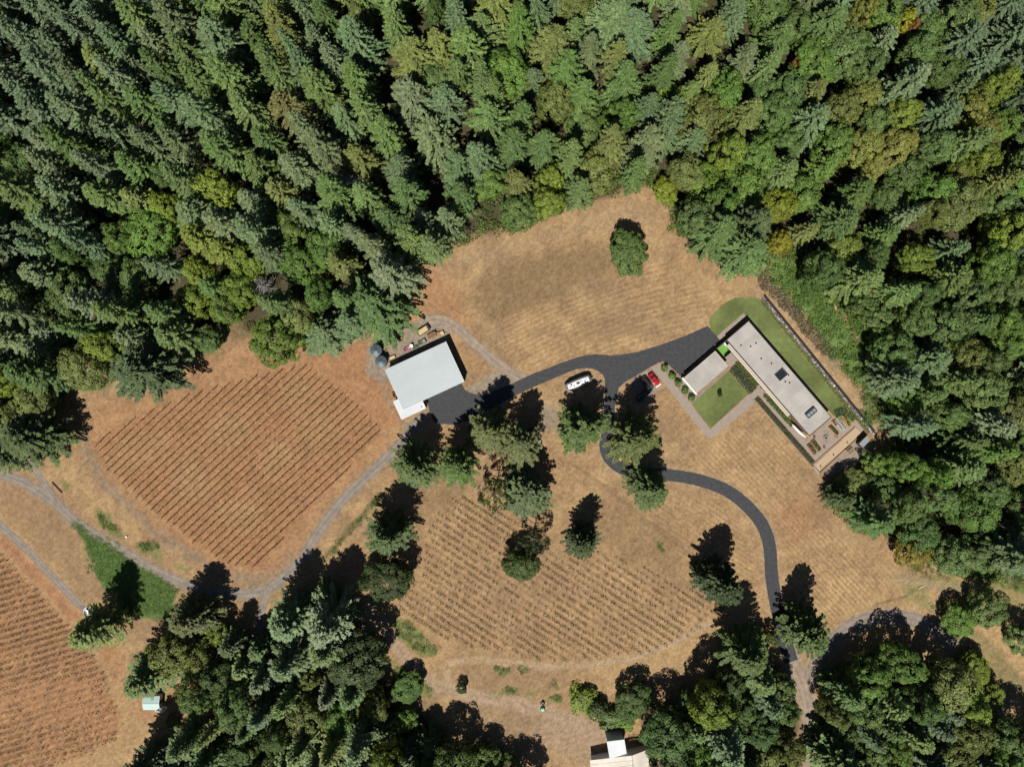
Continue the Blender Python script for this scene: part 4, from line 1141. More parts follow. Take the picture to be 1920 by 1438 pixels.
for sx in (-.6, .6):
    mb = MB(); mb.tube((sx, -.7, .02), (sx, -.2, .71), .04, None, 6); mb.tube((sx, .7, .02), (sx, .2, .71), .04, None, 6); mb.box((sx, 0, .40), (.06, 1.6, .07)); mb.build('leg', M['wall_wood'], pt)
for i, (qx, qy) in enumerate(((1548, 871), (1565.5, 854), (1588, 829.5), (1595, 823))):
    pass
for i, (qx, qy) in enumerate(((1538, 875), (1562, 853), (1588, 830))):
    mb = MB(); p_ = P(qx, qy); mb.lathe([(.11, 0), (.09, .5), (.14, .52), (.14, .6), (.02, .66)], 12, p_)
    tag(mb.build('bollard_light', M['steel_dark']), 'small dark path light at the edge of the sand court', 'path light', 'path lights along the sand court')
t = thing('utility_box', 'white utility box on dry grass under the conifer edge', 'utility box', P(1010, 829, 0), .3)
mb = MB(); mb.box((0, 0, .45), (1.15, .8, .9)); bevel(mb.build('cabinet', M['white_paint'], t), .04)
mb = MB(); mb.box((0, 0, .93), (1.22, .88, .06)); mb.build('lid', M['wall_white'], t)
mb = MB(); mb.box((0, -.41, .5), (.06, .05, .25)); mb.build('latch', M['steel_dark'], t)
low_wall('timber_edge', (1722, 1103), (1731, 1098), .3, .25, M['timber'], 'pale log at the corner of the dry field', 'log')
low_wall('culvert_log', (98, 904), (117, 924), .3, .3, M['wall_dark'], 'dark log along the verge of the gravel track', 'log')
tag(low_wall('marker_stone', (236, 1005), (239, 1007), .4, .35, M['wall_white'], 'white stone on the green verge of the gravel track', 'stone'), 'white stone on the green verge of the gravel track', 'stone')

# ---------------------------------------------------------------- trees
def twig_quads(vs, fs, ts, p, d, wv, ln, wd, tint):
    b = len(vs)
    q = (p + d * ln * .45)
    vs += [tuple(p), tuple(q + wv * wd), tuple(p + d * ln), tuple(q - wv * wd)]
    ts += [tint] * 4
    fs.append((b, b + 1, b + 2, b + 3))

def conifer_mesh(seed, h, r, cb, dens=4.0, droop=.10, sparse=0.0, narrow=.66, tw=.125, step=.20):
    """needle crown: drooping feathered branches all the way up the trunk"""
    rnd = random.Random(seed)
    mb = MB(); vs, fs, ts = mb.v, mb.f, mb.t
    z = cb * h; az = rnd.uniform(0, 6.28)
    top = h
    lob = [rnd.uniform(.8, 1.15) for _ in range(7)]
    while z < top - .25:
        t_ = (z - cb * h) / (h * (1 - cb))
        prof = (1 - t_) ** narrow
        if t_ < .16: prof *= .66 + .34 * t_ / .16
        n = 1
        az += 2.39996 + rnd.uniform(-.35, .35)
        L = r * prof * rnd.uniform(.62, 1.15) * lob[int((az % 6.283) / 6.284 * 7)] + .25
        if rnd.random() > sparse:
            el = R(-14 + 52 * t_ ** 1.2 + rnd.uniform(-8, 8))
            da = Vector((math.cos(az), math.sin(az), 0)); side = Vector((-math.sin(az), math.cos(az), 0))
            bt = rnd.uniform(.72, 1.28)
            m = max(3, int(L / step))
            bend = rnd.uniform(-.18, .18)
            for k in range(1, m + 1):
                s = k / m * L; f = k / m
                p = da * (s * math.cos(el)) + side * (bend * s * f) + Vector((0, 0, z + s * math.sin(el) - droop * s * s / max(L, .5) + .05 * s * f * f))
                tl = (.34 + .75 * L / 4.5) * (1.0 - .55 * f) * rnd.uniform(.75, 1.2) if k < m else .5
                if f < .25: tl *= .75
                for sd in (-1, 1):
                    dirv = (da * rnd.uniform(.55, .95) + side * sd * rnd.uniform(.6, .95) + Vector((0, 0, rnd.uniform(-.38, .10)))).normalized()
                    wv = dirv.cross(Vector((rnd.uniform(-.5, .5), rnd.uniform(-.5, .5), 1))).normalized()
                    twig_quads(vs, fs, ts, p, dirv, wv, tl, tw * rnd.uniform(.7, 1.25), bt * rnd.uniform(.72, 1.3))
                if f > .35 and rnd.random() < .35:   # upright tufts
                    dirv = Vector((rnd.gauss(0, .6), rnd.gauss(0, .6), .7)).normalized() + da * .4
                    twig_quads(vs, fs, ts, p, dirv.normalized(), dirv.cross(Vector((rnd.uniform(-1, 1), rnd.uniform(-1, 1), .2))).normalized(), rnd.uniform(.3, .55), tw * rnd.uniform(.8, 1.4), bt * rnd.uniform(.8, 1.4))
                if k == m:
                    wv = da.cross(Vector((0, 0, 1))).normalized()
                    twig_quads(vs, fs, ts, p, (da + Vector((0, 0, rnd.uniform(-.2, .2)))).normalized(), wv, .55, tw * .9, bt * 1.1)
        z += (1.0 / dens) * (1.25 - .55 * t_) * rnd.uniform(.7, 1.3)
    for k in range(10):   # leader
        a = k * 2.4; da = Vector((math.cos(a), math.sin(a), .9)).normalized()
        twig_quads(vs, fs, ts, Vector((0, 0, h - .9 + k * .08)), da, da.cross(Vector((0, 0, 1))).normalized(), .55 - k * .03, .10, 1.1)
    return mb.mesh('conifer_crown', M['needle'])

def trunk_mesh(name, h, r0, m, limbs=(), lean=0.0, seed=0):
    rnd = random.Random(seed); mb = MB(); rings = []
    n = 9
    for k in range(n):
        f = k / (n - 1); rr = r0 * (1 - f * .92) * (1.35 if k == 0 else 1.0)
        ox, oy = lean * f + rnd.uniform(-.03, .03), rnd.uniform(-.03, .03)
        rings.append([(ox + rr * math.cos(a * .785), oy + rr * math.sin(a * .785), f * h) for a in range(8)])
    mb.loft(rings)
    for (z, a, e, l, rr) in limbs:
        d = Vector((math.cos(a) * math.cos(e), math.sin(a) * math.cos(e), math.sin(e)))
        p0 = Vector((0, 0, z)); p1 = p0 + d * l * .55 + Vector((0, 0, -.1)); p2 = p0 + d * l + Vector((0, 0, l * .12))
        mb.tube(p0, p1, rr, rr * .65, 6, False); mb.tube(p1, p2, rr * .65, rr * .2, 6, False)
    return mb.mesh(name, m)

def broad_mesh(seed, h, r, low=.22, clumps=80, leaves=62, leaf=.30, flat=1.0, gaps=.0, cl=1.15):
    """leafy crown of overlapping clumps"""
    rnd = random.Random(seed); mb = MB()
    zc = h * (low + (1 - low) * .48); rz = h * (1 - low) * .52 * flat
    cs = []
    lob = [rnd.uniform(.62, 1.15) for _ in range(6)]
    tries = 0
    while len(cs) < clumps and tries < 4000:
        tries += 1
        a = rnd.uniform(0, 6.283); u = rnd.uniform(-.75, 1.0)
        rad = rnd.uniform(.55, .98) ** .6
        k = math.sqrt(max(0, 1 - u * u)) * lob[int(a / 6.284 * 6)]
        p = Vector((r * rad * k * math.cos(a), r * rad * k * math.sin(a), zc + rz * rad * u))
        if any((p - q).length < .62 * cl for q in cs): continue
        if rnd.random() < gaps: continue
        cs.append(p)
    for p in cs:
        out = Vector((p.x, p.y, (p.z - zc) * r / rz * 1.0)).normalized()
        cr = cl * rnd.uniform(.7, 1.25)
        bt = rnd.uniform(.74, 1.25)
        for k in range(int(leaves * cr / cl)):
            d = Vector((rnd.gauss(0, 1), rnd.gauss(0, 1), rnd.gauss(0, 1))).normalized()
            d = (d + out * .75).normalized()
            c = p + Vector((d.x * cr, d.y * cr, d.z * cr * .75)) * rnd.uniform(.72, 1.02)
            n = (d + out * .3 + Vector((rnd.uniform(-.6, .6), rnd.uniform(-.6, .6), rnd.uniform(-.2, .8)))).normalized()
            a_ = n.orthogonal().normalized(); b_ = n.cross(a_); th = rnd.uniform(0, 6.28)
            uu = a_ * math.cos(th) + b_ * math.sin(th); vv = n.cross(uu)
            s = leaf * rnd.uniform(.7, 1.3)
            mb.poly([c - uu * s, c - vv * s * .6, c + uu * s, c + vv * s * .6], bt * rnd.uniform(.7, 1.35))
    return mb.mesh('broadleaf_crown', M['leaf'])

def dead_mesh(seed, h, r):
    rnd = random.Random(seed); mb = MB()
    for k in range(46):
        z = h * rnd.uniform(.35, .98); a = rnd.uniform(0, 6.28); l = r * (1.15 - z / h) * rnd.uniform(.7, 1.5) + .5; e = R(rnd.uniform(-5, 40))
        d = Vector((math.cos(a) * math.cos(e), math.sin(a) * math.cos(e), math.sin(e)))
        p0 = Vector((0, 0, z)); p1 = p0 + d * l
        mb.tube(p0, p1, .055, .02, 5, False)
        for j in range(5):
            q = p0 + d * l * rnd.uniform(.35, 1); dd_ = (d + Vector((rnd.gauss(0, .7), rnd.gauss(0, .7), rnd.gauss(.1, .4)))).normalized()
            mb.tube(q, q + dd_ * rnd.uniform(.5, 1.3), .03, .012, 4, False)
    return mb.mesh('bare_branches', M['deadwood'])

# prototypes: (crown mesh, trunk mesh, height, radius)
PROTO = {}
def limbs_for(seed, h, n, z0, z1, l):
    rnd = random.Random(seed)
    return [(h * rnd.uniform(z0, z1), rnd.uniform(0, 6.28), R(rnd.uniform(10, 50)), l * rnd.uniform(.7, 1.1), .1 + .05 * rnd.random()) for _ in range(n)]
PROTO['fir'] = [(conifer_mesh(100 + i, 25, rr, cb, 9.5, dr), trunk_mesh('conifer_trunk', 24.6, .36, M['bark'], seed=i), 25, rr) for i, (rr, cb, dr) in enumerate([(4.6, .14, .10), (4.9, .10, .14), (4.4, .18, .08), (5.0, .16, .16), (4.5, .12, .06), (4.8, .22, .12)])]
PROTO['tall'] = [(conifer_mesh(120 + i, 28, rr, cb, 7.5, .13), trunk_mesh('conifer_trunk', 27.6, .36, M['palebark'], limbs_for(i, 28, 8, .25, .5, 1.2), seed=i), 28, rr) for i, (rr, cb) in enumerate([(4.0, .45), (3.8, .52), (4.3, .40)])]
PROTO['dense'] = [(conifer_mesh(140 + i, 20, rr, .05, 11, .10, 0, .48, .17, .24), trunk_mesh('conifer_trunk', 19.5, .34, M['bark'], seed=i), 20, rr) for i, rr in enumerate([4.4, 4.8, 5.1])]
PROTO['broad'] = [(broad_mesh(200 + i, 14, rr, low, 125, 78, .215, 1.0, 0, .98), trunk_mesh('broadleaf_trunk', 10, .3, M['bark'], limbs_for(i, 14, 9, .25, .6, 3.0), seed=i), 14, rr) for i, (rr, low) in enumerate([(4.6, .10), (5.0, .12), (4.4, .16), (5.2, .14), (4.8, .1), (4.7, .08)])]
PROTO['oak'] = [(broad_mesh(230 + i, 13, rr, .22, 95, 60, .2, .95, .12, .85), trunk_mesh('broadleaf_trunk', 10, .33, M['bark'], limbs_for(40 + i, 13, 14, .2, .7, 3.6), seed=i), 13, rr) for i, rr in enumerate([4.9, 5.2])]
PROTO['shrub'] = [(broad_mesh(250 + i, 3.2, 1.9, .02, 26, 55, .20, 1.0, 0, .75), trunk_mesh('shrub_stem', 2.0, .08, M['bark'], limbs_for(60 + i, 3, 6, .1, .5, 1.2), seed=i), 3.2, 1.9) for i in range(3)]
PROTO['dead'] = [(dead_mesh(270 + i, 18, 3.2), trunk_mesh('dead_trunk', 17.5, .25, M['deadwood'], seed=i), 18, 3.2) for i in range(2)]

COLS = {
    'blue': ('blue-green', (.094, .140, .060)), 'green': ('mid green', (.094, .141, .040)), 'olive': ('olive green', (.122, .144, .038)),
    'dark': ('dark green', (.058, .085, .028)), 'fresh': ('fresh green', (.094, .160, .030)), 'lime': ('yellow-green', (.138, .186, .026)),
    'deep': ('deep green', (.074, .121, .032)), 'gold': ('golden olive', (.145, .155, .034)), 'grey': ('grey-green', (.112, .145, .066)), 'yellow': ('bright yellow', (.22, .23, .02)),
    'rust': ('rust orange', (.21, .10, .028)),
}
N_TREE = {'conifer': 0, 'broad': 0}
def tree(kind, colr, qx, qy, h, r, label, group=None, zfrac=.45, base=None, var=.16):
    rnd = random.Random(int(qx * 7919 + qy * 104729))
    cm, tm, h0, r0 = rnd.choice(PROTO[kind])
    x, y = base if base else P2(qx, qy, h * zfrac)
    conf = kind in ('fir', 'tall', 'dense')
    name = 'conifer_tree' if conf else {'dead': 'dead_tree', 'shrub': 'shrub'}.get(kind, 'broadleaf_tree')
    cat = 'conifer' if conf else {'dead': 'dead tree', 'shrub': 'shrub'}.get(kind, 'broadleaf tree')
    t = thing(name, label, cat, (x, y, 0), rnd.uniform(0, 6.28), group)
    sx_ = rnd.uniform(.88, 1.12)
    t.scale = (r / r0 * sx_, r / r0 / sx_, h / h0)
    t.rotation_euler = (rnd.gauss(0, .025), rnd.gauss(0, .025), t.rotation_euler[2])
    c = bpy.data.objects.new('crown', cm); col.objects.link(c); c.parent = t
    tr_ = bpy.data.objects.new('trunk' if kind != 'shrub' else 'stem', tm); col.objects.link(tr_); tr_.parent = t
    k = rnd.uniform(1 - var, 1 + var) * 1.07; cc = COLS[colr][1]
    c.color = (cc[0] * k * rnd.uniform(.95, 1.05), cc[1] * k, cc[2] * k * rnd.uniform(.9, 1.1), 1)
    return t

TAKEN = []
def T(kind, colr, qx, qy, h, r, label, group=None):
    if kind in ('fir', 'dense', 'tall'):
        r *= 1.2
        if qy > 720: h *= .86
    TAKEN.append((qx, qy, r * SC))
    t = tree(kind, colr, qx, qy, h, r, label, group)
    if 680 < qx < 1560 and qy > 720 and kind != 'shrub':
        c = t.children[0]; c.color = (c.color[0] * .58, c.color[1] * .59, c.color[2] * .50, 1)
    return t

# trees that stand on their own or that one can point at
T('broad', 'green', 1172, 474, 10, 5.3, 'lone round tree standing in the dry field above the driveway')
T('fir', 'green', 778, 872, 23, 5.6, 'conifer at the gravel track edge south of the barn, westernmost of its clump')
T('fir', 'fresh', 858, 872, 24, 5.3, 'conifer south of the asphalt apron, right beside the yellow-green one')
T('fir', 'gold', 920, 808, 25, 5.4, 'tall olive-gold conifer shading the asphalt between barn and trailer').children[0].color = (.092, .104, .028, 1)
T('fir', 'olive', 977, 830, 24, 5.6, 'olive conifer with a star of branches beside the white utility box').children[0].color = (.09, .105, .032, 1)
T('dense', 'grey', 985, 925, 20, 6.4, 'broad dense conifer between the olive conifers and the thin oak')
T('oak', 'green', 925, 925, 14, 4.2, 'thin see-through oak on the west side of the broad dense conifer')
T('broad', 'green', 977, 1056, 10, 4.6, 'leafy oak throwing a forked shadow among the young vines')
T('oak', 'dark', 1000, 1010, 12, 3.6, 'small sparse oak just above the leafy oak among young vines')
T('dense', 'dark', 1090, 1014, 19, 4.3, 'narrow dark conifer standing alone above the young vineyard')
T('dense', 'green', 1090, 805, 22, 6.1, 'large conifer just south of the silver trailer')
T('fir', 'olive', 1187, 820, 28, 6.2, 'tallest conifer between driveway and red car, yellowish lower branches')
T('fir', 'green', 1214, 915, 23, 5.4, 'conifer inside the bend of the asphalt road')
T('fir', 'deep', 731, 1000, 24, 6.0, 'dark conifer beside the gravel track, next to a round dark oak')
T('broad', 'dark', 729, 1078, 12, 6.0, 'round dark oak directly below the conifer by the gravel track')
T('dense', 'dark', 1343, 1092, 23, 5.6, 'lone dark conifer west of the asphalt road in the striped field')
T('dense', 'green', 1507, 1180, 24, 5.6, 'conifer on the east side of the asphalt road')
T('fir', 'green', 1393, 1220, 26, 6.0, 'conifer on the west side of the asphalt road where the wood begins')
T('broad', 'green', 1443, 1193, 6, 2.2, 'little round tree at the west edge of the asphalt road')
T('fir', 'dark', 280, 690, 24, 8.2, 'huge dark conifer on the forest edge above the left vineyard')
T('broad', 'lime', 515, 632, 15, 7.4, 'bright yellow-green maple at the top of the left vineyard').children[0].color = (.105, .155, .026, 1)
T('fir', 'blue', 612, 628, 13, 5.8, 'short blue-green conifer between bright maple and barn')
T('fir', 'deep', 712, 575, 24, 8.0, 'large green conifer just above the water tanks')
T('broad', 'deep', 395, 640, 8, 4.2, 'low dark green thicket tree on the vineyard edge by the huge conifer')
T('broad', 'olive', 72, 752, 13, 6.2, 'rounded olive tree at the left forest edge')
T('fir', 'dark', 60, 822, 22, 7.4, 'dark conifer overhanging the gravel track at the left edge')
T('fir', 'dark', 10, 840, 22, 6.0, 'dark conifer at the very left edge above the gravel track')
T('fir', 'olive', 190, 1172, 25, 5.8, 'conifer leaning over the white car at the gravel road end')
T('fir', 'gold', 364, 1158, 21, 5.6, 'olive conifer with a dark cone of shadow on the curving track').children[0].color = (.085, .095, .028, 1)
T('fir', 'blue', 545, 1152, 26, 5.8, 'blue-green conifer left of the pair below the track fork')
T('fir', 'grey', 622, 1160, 29, 6.6, 'pale grey-green conifer right of the pair below the track fork')
T('broad', 'dark', 668, 1238, 17, 8.4, 'big dark rounded oak on the east edge of the lower left wood')
T('fir', 'dark', 442, 1205, 17, 3.6, 'slim dark conifer west of the track fork')
T('fir', 'deep', 490, 1212, 15, 3.8, 'slim dark conifer directly below the track fork')
T('broad', 'green', 1188, 1312, 8, 5.2, 'round leafy tree at the west end of the lower right wood')
T('broad', 'deep', 867, 1290, 3.6, 1.7, 'small dark round bush beside the lower dirt track')
T('shrub', 'lime', 1096, 1314, 2.8, 3.9, 'wide yellow-green shrub left of the round leafy tree by the farmhouse field')
T('shrub', 'dark', 1122, 1330, 4.0, 3.0, 'dark shrub beside the wide yellow-green shrub')
T('fir', 'dark', 1572, 932, 15, 3.2, 'slim dark fir at the right forest edge below the sand court')
T('shrub', 'green', 1142, 1346, 3.2, 3.2, 'green shrub between the dark shrub and the farmhouse block')
T('shrub', 'fresh', 1172, 1352, 3.0, 2.6, 'fresh green shrub directly above the white farmhouse block')
T('shrub', 'green', 323, 1352, 3.2, 1.6, 'small bush below the teal roofed shed')
T('broad', 'fresh', 765, 1288, 5.5, 4.8, 'low bright green thicket east of the big dark oak')
T('broad', 'fresh', 1795, 1160, 7, 4.6, 'leafy green tree beside the dirt loop at the right edge')
T('broad', 'green', 1845, 1142, 11, 5.2, 'taller leafy tree between the dirt loop and the pale track')
T('broad', 'lime', 1818, 1255, 7, 4.4, 'yellow-green tree west of the pale track at the right edge')
T('broad', 'lime', 1850, 1310, 7, 4.8, 'yellow-green tree at the lower end of the pale track')
T('broad', 'green', 1918, 1195, 9, 4.6, 'leafy tree at the right edge, across the pale track')
T('dead', 'dark', 668, 352, 17, 3.6, 'bare grey dead tree among conifers above the barn')
T('dead', 'dark', 497, 540, 12, 4.2, 'bare grey dead tree behind the bright maple')
T('dead', 'dark', 1850, 1330, 9, 5.0, 'bare grey bush in the right corner wood')
T('broad', 'lime', 1452, 395, 15, 5.2, 'bright yellow-green maple above the back lawn').children[0].color = (.15, .175, .02, 1)
T('broad', 'yellow', 1455, 458, 11, 3.2, 'yellow-leaved small maple right below the bright yellow-green maple').children[0].color = (.2, .19, .02, 1)
T('broad', 'fresh', 1495, 372, 13, 6.0, 'vivid green smooth maple beside the bright yellow-green one')
T('broad', 'lime', 1322, 352, 13, 6.2, 'lime green maple at the upper right corner of the dry field').children[0].color = (.105, .165, .024, 1)
T('broad', 'yellow', 1247, 360, 7, 3.6, 'bright yellow-green bushy tree at the top tip of the dry field').children[0].color = (.17, .20, .022, 1)
T('dense', 'olive', 971, 352, 19, 3.9, 'narrow olive-yellow cypress-like tree at the forest edge above the field').children[0].color = (.105, .115, .03, 1)
T('dense', 'olive', 832, 108, 22, 5.4, 'olive oval tree beside a black gap near the top')
T('dense', 'olive', 1030, 110, 24, 6.2, 'tall olive oval tree below the bare trunks at the top')
T('broad', 'olive', 845, 120, 15, 4.6, 'olive leafy tree just right of the upper black gap')
T('broad', 'gold', 1615, 185, 14, 4.8, 'golden olive tree in the upper right forest')
T('broad', 'gold', 1668, 285, 14, 6.0, 'golden olive spreading tree in the right forest')
T('broad', 'gold', 1630, 318, 12, 3.6, 'golden tree with rusty twigs in the right forest')
T('broad', 'gold', 1785, 330, 12, 4.2, 'tan-gold tree at the edge of a dark gap in the right forest')
T('broad', 'gold', 1825, 250, 13, 4.8, 'golden leafy tree high in the right forest')
T('broad', 'yellow', 1690, 45, 12, 2.6, 'small yellow and rust coloured maple at the upper right')
T('broad', 'rust', 1700, 58, 11, 1.6, 'tiny rust red maple touching the small yellow one')
T('broad', 'rust', 1488, 125, 11, 1.5, 'tiny rust red maple alone in the upper right forest')
T('broad', 'rust', 1580, 288, 10, 1.6, 'tiny rust orange maple left of the golden olive tree')
T('broad', 'rust', 1622, 548, 9, 1.2, 'tiny orange maple in the green slope right of the long house')
T('broad', 'yellow', 1645, 565, 9, 1.6, 'small yellow maple in the green slope right of the long house')
T('broad', 'lime', 1575, 470, 13, 5.6, 'lime green tree above the green slope beside the back lawn').children[0].color = (.12, .155, .028, 1)
T('broad', 'gold', 1705, 1035, 9, 4.6, 'golden tree at the right forest edge above the dirt loop').children[0].color = (.19, .16, .03, 1)
T('broad', 'lime', 30, 415, 14, 6.2, 'bright leafy tree at the left edge of the forest').children[0].color = (.10, .145, .035, 1)
T('fir', 'lime', 398, 452, 25, 5.0, 'yellow-green tall tree on the rim of a black gap in the left forest').children[0].color = (.135, .165, .025, 1)
T('fir', 'lime', 440, 478, 22, 4.2, 'smaller yellow-green tree beside the tall one in the left forest').children[0].color = (.125, .155, .025, 1)
T('broad', 'lime', 545, 440, 16, 5.6, 'bright green leafy tree in the left forest behind the dead tree').children[0].color = (.10, .15, .03, 1)
T('broad', 'lime', 380, 515, 13, 4.6, 'yellow-green leafy tree left of the grey dead tree')
T('broad', 'lime', 370, 565, 12, 4.6, 'lime leafy tree above the low dark thicket')
T('broad', 'lime', 430, 580, 15, 5.0, 'lime leafy tree between the low thicket and the grey dead tree').children[0].color = (.110, .165, .030, 1)
T('broad', 'lime', 458, 548, 16, 4.6, 'lime leafy tree touching the grey dead tree on its left').children[0].color = (.125, .180, .028, 1)
T('broad', 'lime', 478, 492, 17, 5.4, 'bright yellow-green tree right below the yellow-green pair in the left forest').children[0].color = (.130, .185, .026, 1)
T('broad', 'lime', 562, 498, 16, 5.2, 'bright green tree directly above the bright maple at the vineyard top').children[0].color = (.095, .165, .032, 1)
T('broad', 'lime', 600, 560, 14, 4.6, 'fresh green tree behind the short blue-green conifer').children[0].color = (.085, .150, .032, 1)
T('broad', 'lime', 618, 470, 18, 5.0, 'fresh green leafy tree deep behind the short blue-green conifer').children[0].color = (.100, .165, .034, 1)
T('broad', 'fresh', 290, 430, 16, 6.4, 'round pale green tree left of the black gap')
T('tall', 'olive', 560, 215, 26, 4.4, 'olive conifer with straw coloured lower side in the upper left forest').children[0].color = (.12, .115, .035, 1)
T('fir', 'grey', 770, 200, 24, 6.4, 'large pale conifer with radiating boughs left of the visible trunks')
T('fir', 'blue', 1140, 55, 24, 7.0, 'wide blue-green conifer near the top centre')
T('fir', 'blue', 1185, 75, 24, 6.2, 'wide blue-green conifer beside another one near the top centre')
T('fir', 'deep', 1385, 470, 26, 6.0, 'dark conifer at the forest corner above the green back lawn')
T('fir', 'deep', 1340, 440, 24, 5.6, 'dark conifer west of the forest corner above the field')
T('fir', 'dark', 1405, 425, 26, 5.6, 'dark conifer behind the forest corner above the back lawn')

# the closed woods
def colour_for(kind, qx, qy, rnd):
    if kind in ('fir', 'tall', 'dense'):
        if qx < 900: return rnd.choices(['blue', 'green', 'grey', 'olive', 'deep', 'lime'], [5, 5, 3.5, 1.8, 2.5, .25])[0]
        if qy > 1000: return rnd.choices(['deep', 'green', 'blue', 'dark', 'olive'], [4, 4, 2, 1.5, 1.5])[0]
        return rnd.choices(['blue', 'green', 'olive', 'deep', 'grey', 'fresh'], [3.5, 4.5, 2, 3, 2, 1.5])[0]
    if qx > 1400: return rnd.choices(['green', 'olive', 'fresh', 'gold', 'deep', 'lime'], [6, 4, 6, 1.0, 5, 1.2])[0]
    if qy > 1000: return rnd.choices(['deep', 'fresh', 'dark', 'olive', 'lime'], [4, 3, 2, 2, 1])[0]
    return rnd.choices(['green', 'fresh', 'lime', 'olive', 'deep'], [3, 4, 2, 2, 2])[0]

def p_broad(qx, qy):
    if qx > 1400:
        return .45 if qy < 200 else (.74 if qy < 700 else .62)
    if qx > 860 and qy > 320: return .75
    if qx < 560 and qy > 430: return .38
    if qy > 1000: return .2
    return .10

def zone_name(qx, qy, wood):
    if wood == 'sw': return 'the lower left wood around the teal roofed shed'
    if wood == 'se': return 'the lower wood west of the sunken road'
    if wood == 'e': return 'the lower right corner wood'
    if qx < 300: return 'the forest on the left edge' if qy > 330 else 'the upper left corner forest'
    if qx < 620: return 'the forest above the left vineyard' if qy > 330 else 'the top left forest'
    if qx < 900: return 'the forest right above the barn' if qy > 300 else 'the forest above the tallest black gap'
    if qx < 1280: return 'the forest edge above the dry field' if qy > 220 else 'the top middle forest with bare trunks'
    if qx < 1600: return 'the forest above the back lawn' if qy > 220 else 'the upper forest right of centre'
    return 'the top right corner forest' if qy < 330 else ('the forest right of the long house' if qy < 760 else 'the right edge forest below the stone wall')

WOODS = []   # (qx, qy, kind, colour, h, r, wood)
def near_line(qx, qy, pts, d):
    return min((qx - a) ** 2 + (qy - b) ** 2 for a, b in pts) < d * d

EDGE = {   # how far up the picture the dark edge of each wood reaches
    'sw': ([150, 230, 265, 300, 340, 370, 410, 442, 465, 493, 520, 545, 583, 640, 680, 700, 740, 800, 850, 900, 940, 1010], [1300, 1250, 1200, 1145, 1120, 1088, 1130, 1137, 1160, 1157, 1120, 1075, 1053, 1043, 1120, 1200, 1275, 1318, 1310, 1350, 1355, 1400]),
    'se': ([1080, 1180, 1240, 1300, 1340, 1403, 1440, 1500], [1310, 1283, 1283, 1262, 1185, 1130, 1200, 1250]),
    'e': ([1500, 1545, 1600, 1650, 1700, 1750, 1800, 1850, 1920], [1280, 1215, 1160, 1140, 1120, 1120, 1230, 1270, 1290])}
def fit_height(qx, qy, h, wood):
    if wood not in EDGE: return h
    for _ in range(3):
        bx, by = P2(qx, qy, h * .45); bx = bx * SC + CX; by = CY - by * SC
        lim = float(np.interp(bx + .93 * h, *EDGE[wood]))
        h = min(h, (by - lim) / 4.35)
    return h

def fill(poly_, wood, dmin, tries, avoid=(), hs=(19, 29)):
    rnd = random.Random(len(wood) * 31 + int(dmin))
    xs = [p[0] for p in poly_]; ys = [p[1] for p in poly_]
    got = []
    for _ in range(tries):
        qx = rnd.uniform(max(min(xs), -75), min(max(xs), 1995)); qy = rnd.uniform(max(min(ys), -75), min(max(ys), 1515))
        if not inside1((qx, qy), poly_): continue
        if any((qx - a) ** 2 + (qy - b) ** 2 < (c * .55 + 19) ** 2 for a, b, c in TAKEN): continue
        if any(near_line(qx, qy, ln, d) for ln, d in avoid): continue
        r = rnd.triangular(3.4, 7.6, 5.6); k = r / 5.5
        if any((qx - a) ** 2 + (qy - b) ** 2 < (dmin * .5 * (k + k2)) ** 2 for a, b, k2 in got): continue
        broad = rnd.random() < p_broad(qx, qy)
        tallz = (1000 < qx < 1290 and qy < 170) or (840 < qx < 960 and 120 < qy < 260)
        kind = 'broad' if broad else ('tall' if tallz and rnd.random() < .6 else ('dense' if rnd.random() < .15 else 'fir'))
        h = rnd.uniform(12, 20) if broad else rnd.uniform(*hs)
        if qx > 1250 and qy < 1000 and not broad: h *= .82
        if qx < 900 and qy < 600 and not broad: h *= 1.07
        if not broad: h *= .84 + .16 * r / 5.5
        h = fit_height(qx, qy, h, wood)
        if h < (6 if broad else 9): continue
        if h < 13: r = min(r, 2.2 + h * .22)
        got.append((qx, qy, k))
        WOODS.append((qx, qy, kind, colour_for(kind, qx, qy, rnd), h, r, wood))

T('broad', 'olive', 1602, 905, 6, 4.2, 'low olive tree at the forest edge below the sand court')
T('broad', 'fresh', 1648, 868, 7, 4.4, 'low leafy tree behind the small garden shed')
T('broad', 'deep', 1655, 915, 9, 5.0, 'leafy tree second from the garden shed at the forest edge')
T('broad', 'gold', 1628, 885, 5.5, 2.6, 'small tan-gold tree between the low trees below the garden shed')
TAKEN.append((283, 1325, 34)); TAKEN.append((300, 1352, 30))
# black gaps in the canopy of the photo
for g in ((450, 368, 34), (350, 445, 24), (740, 150, 20), (720, 190, 20), (955, 40, 20), (985, 105, 18), (1045, 60, 12), (640, 20, 14), (1000, 305, 22), (890, 395, 24), (800, 380, 18),
          (1880, 320, 24), (1815, 465, 36), (1735, 445, 18), (1880, 720, 36), (1745, 825, 34), (1745, 585, 18), (1770, 1000, 40), (1820, 1000, 24), (215, 555, 24), (380, 300, 14), (60, 460, 18), (1560, 350, 20), (1515, 100, 12),
          (85, 330, 20), (200, 240, 14), (460, 80, 16), (1500, 520, 30), (1530, 580, 26), (1555, 625, 18)):
    TAKEN.append((g[0], g[1], g[2] * 1.1))
fill(FOREST_N, 'north', 48, 15000)
fill(WOOD_SW, 'sw', 46, 3000, ((SPUR, 16),), (18, 25))
fill(WOOD_SE, 'se', 45, 2500, ((LOWER_ROAD, 38), (SOUTH_ROAD, 34)), (19, 27))
fill(WOOD_E, 'e', 44, 3000, ((LOWER_ROAD, 40), (CURVE_ROAD, 34)), (15, 22))
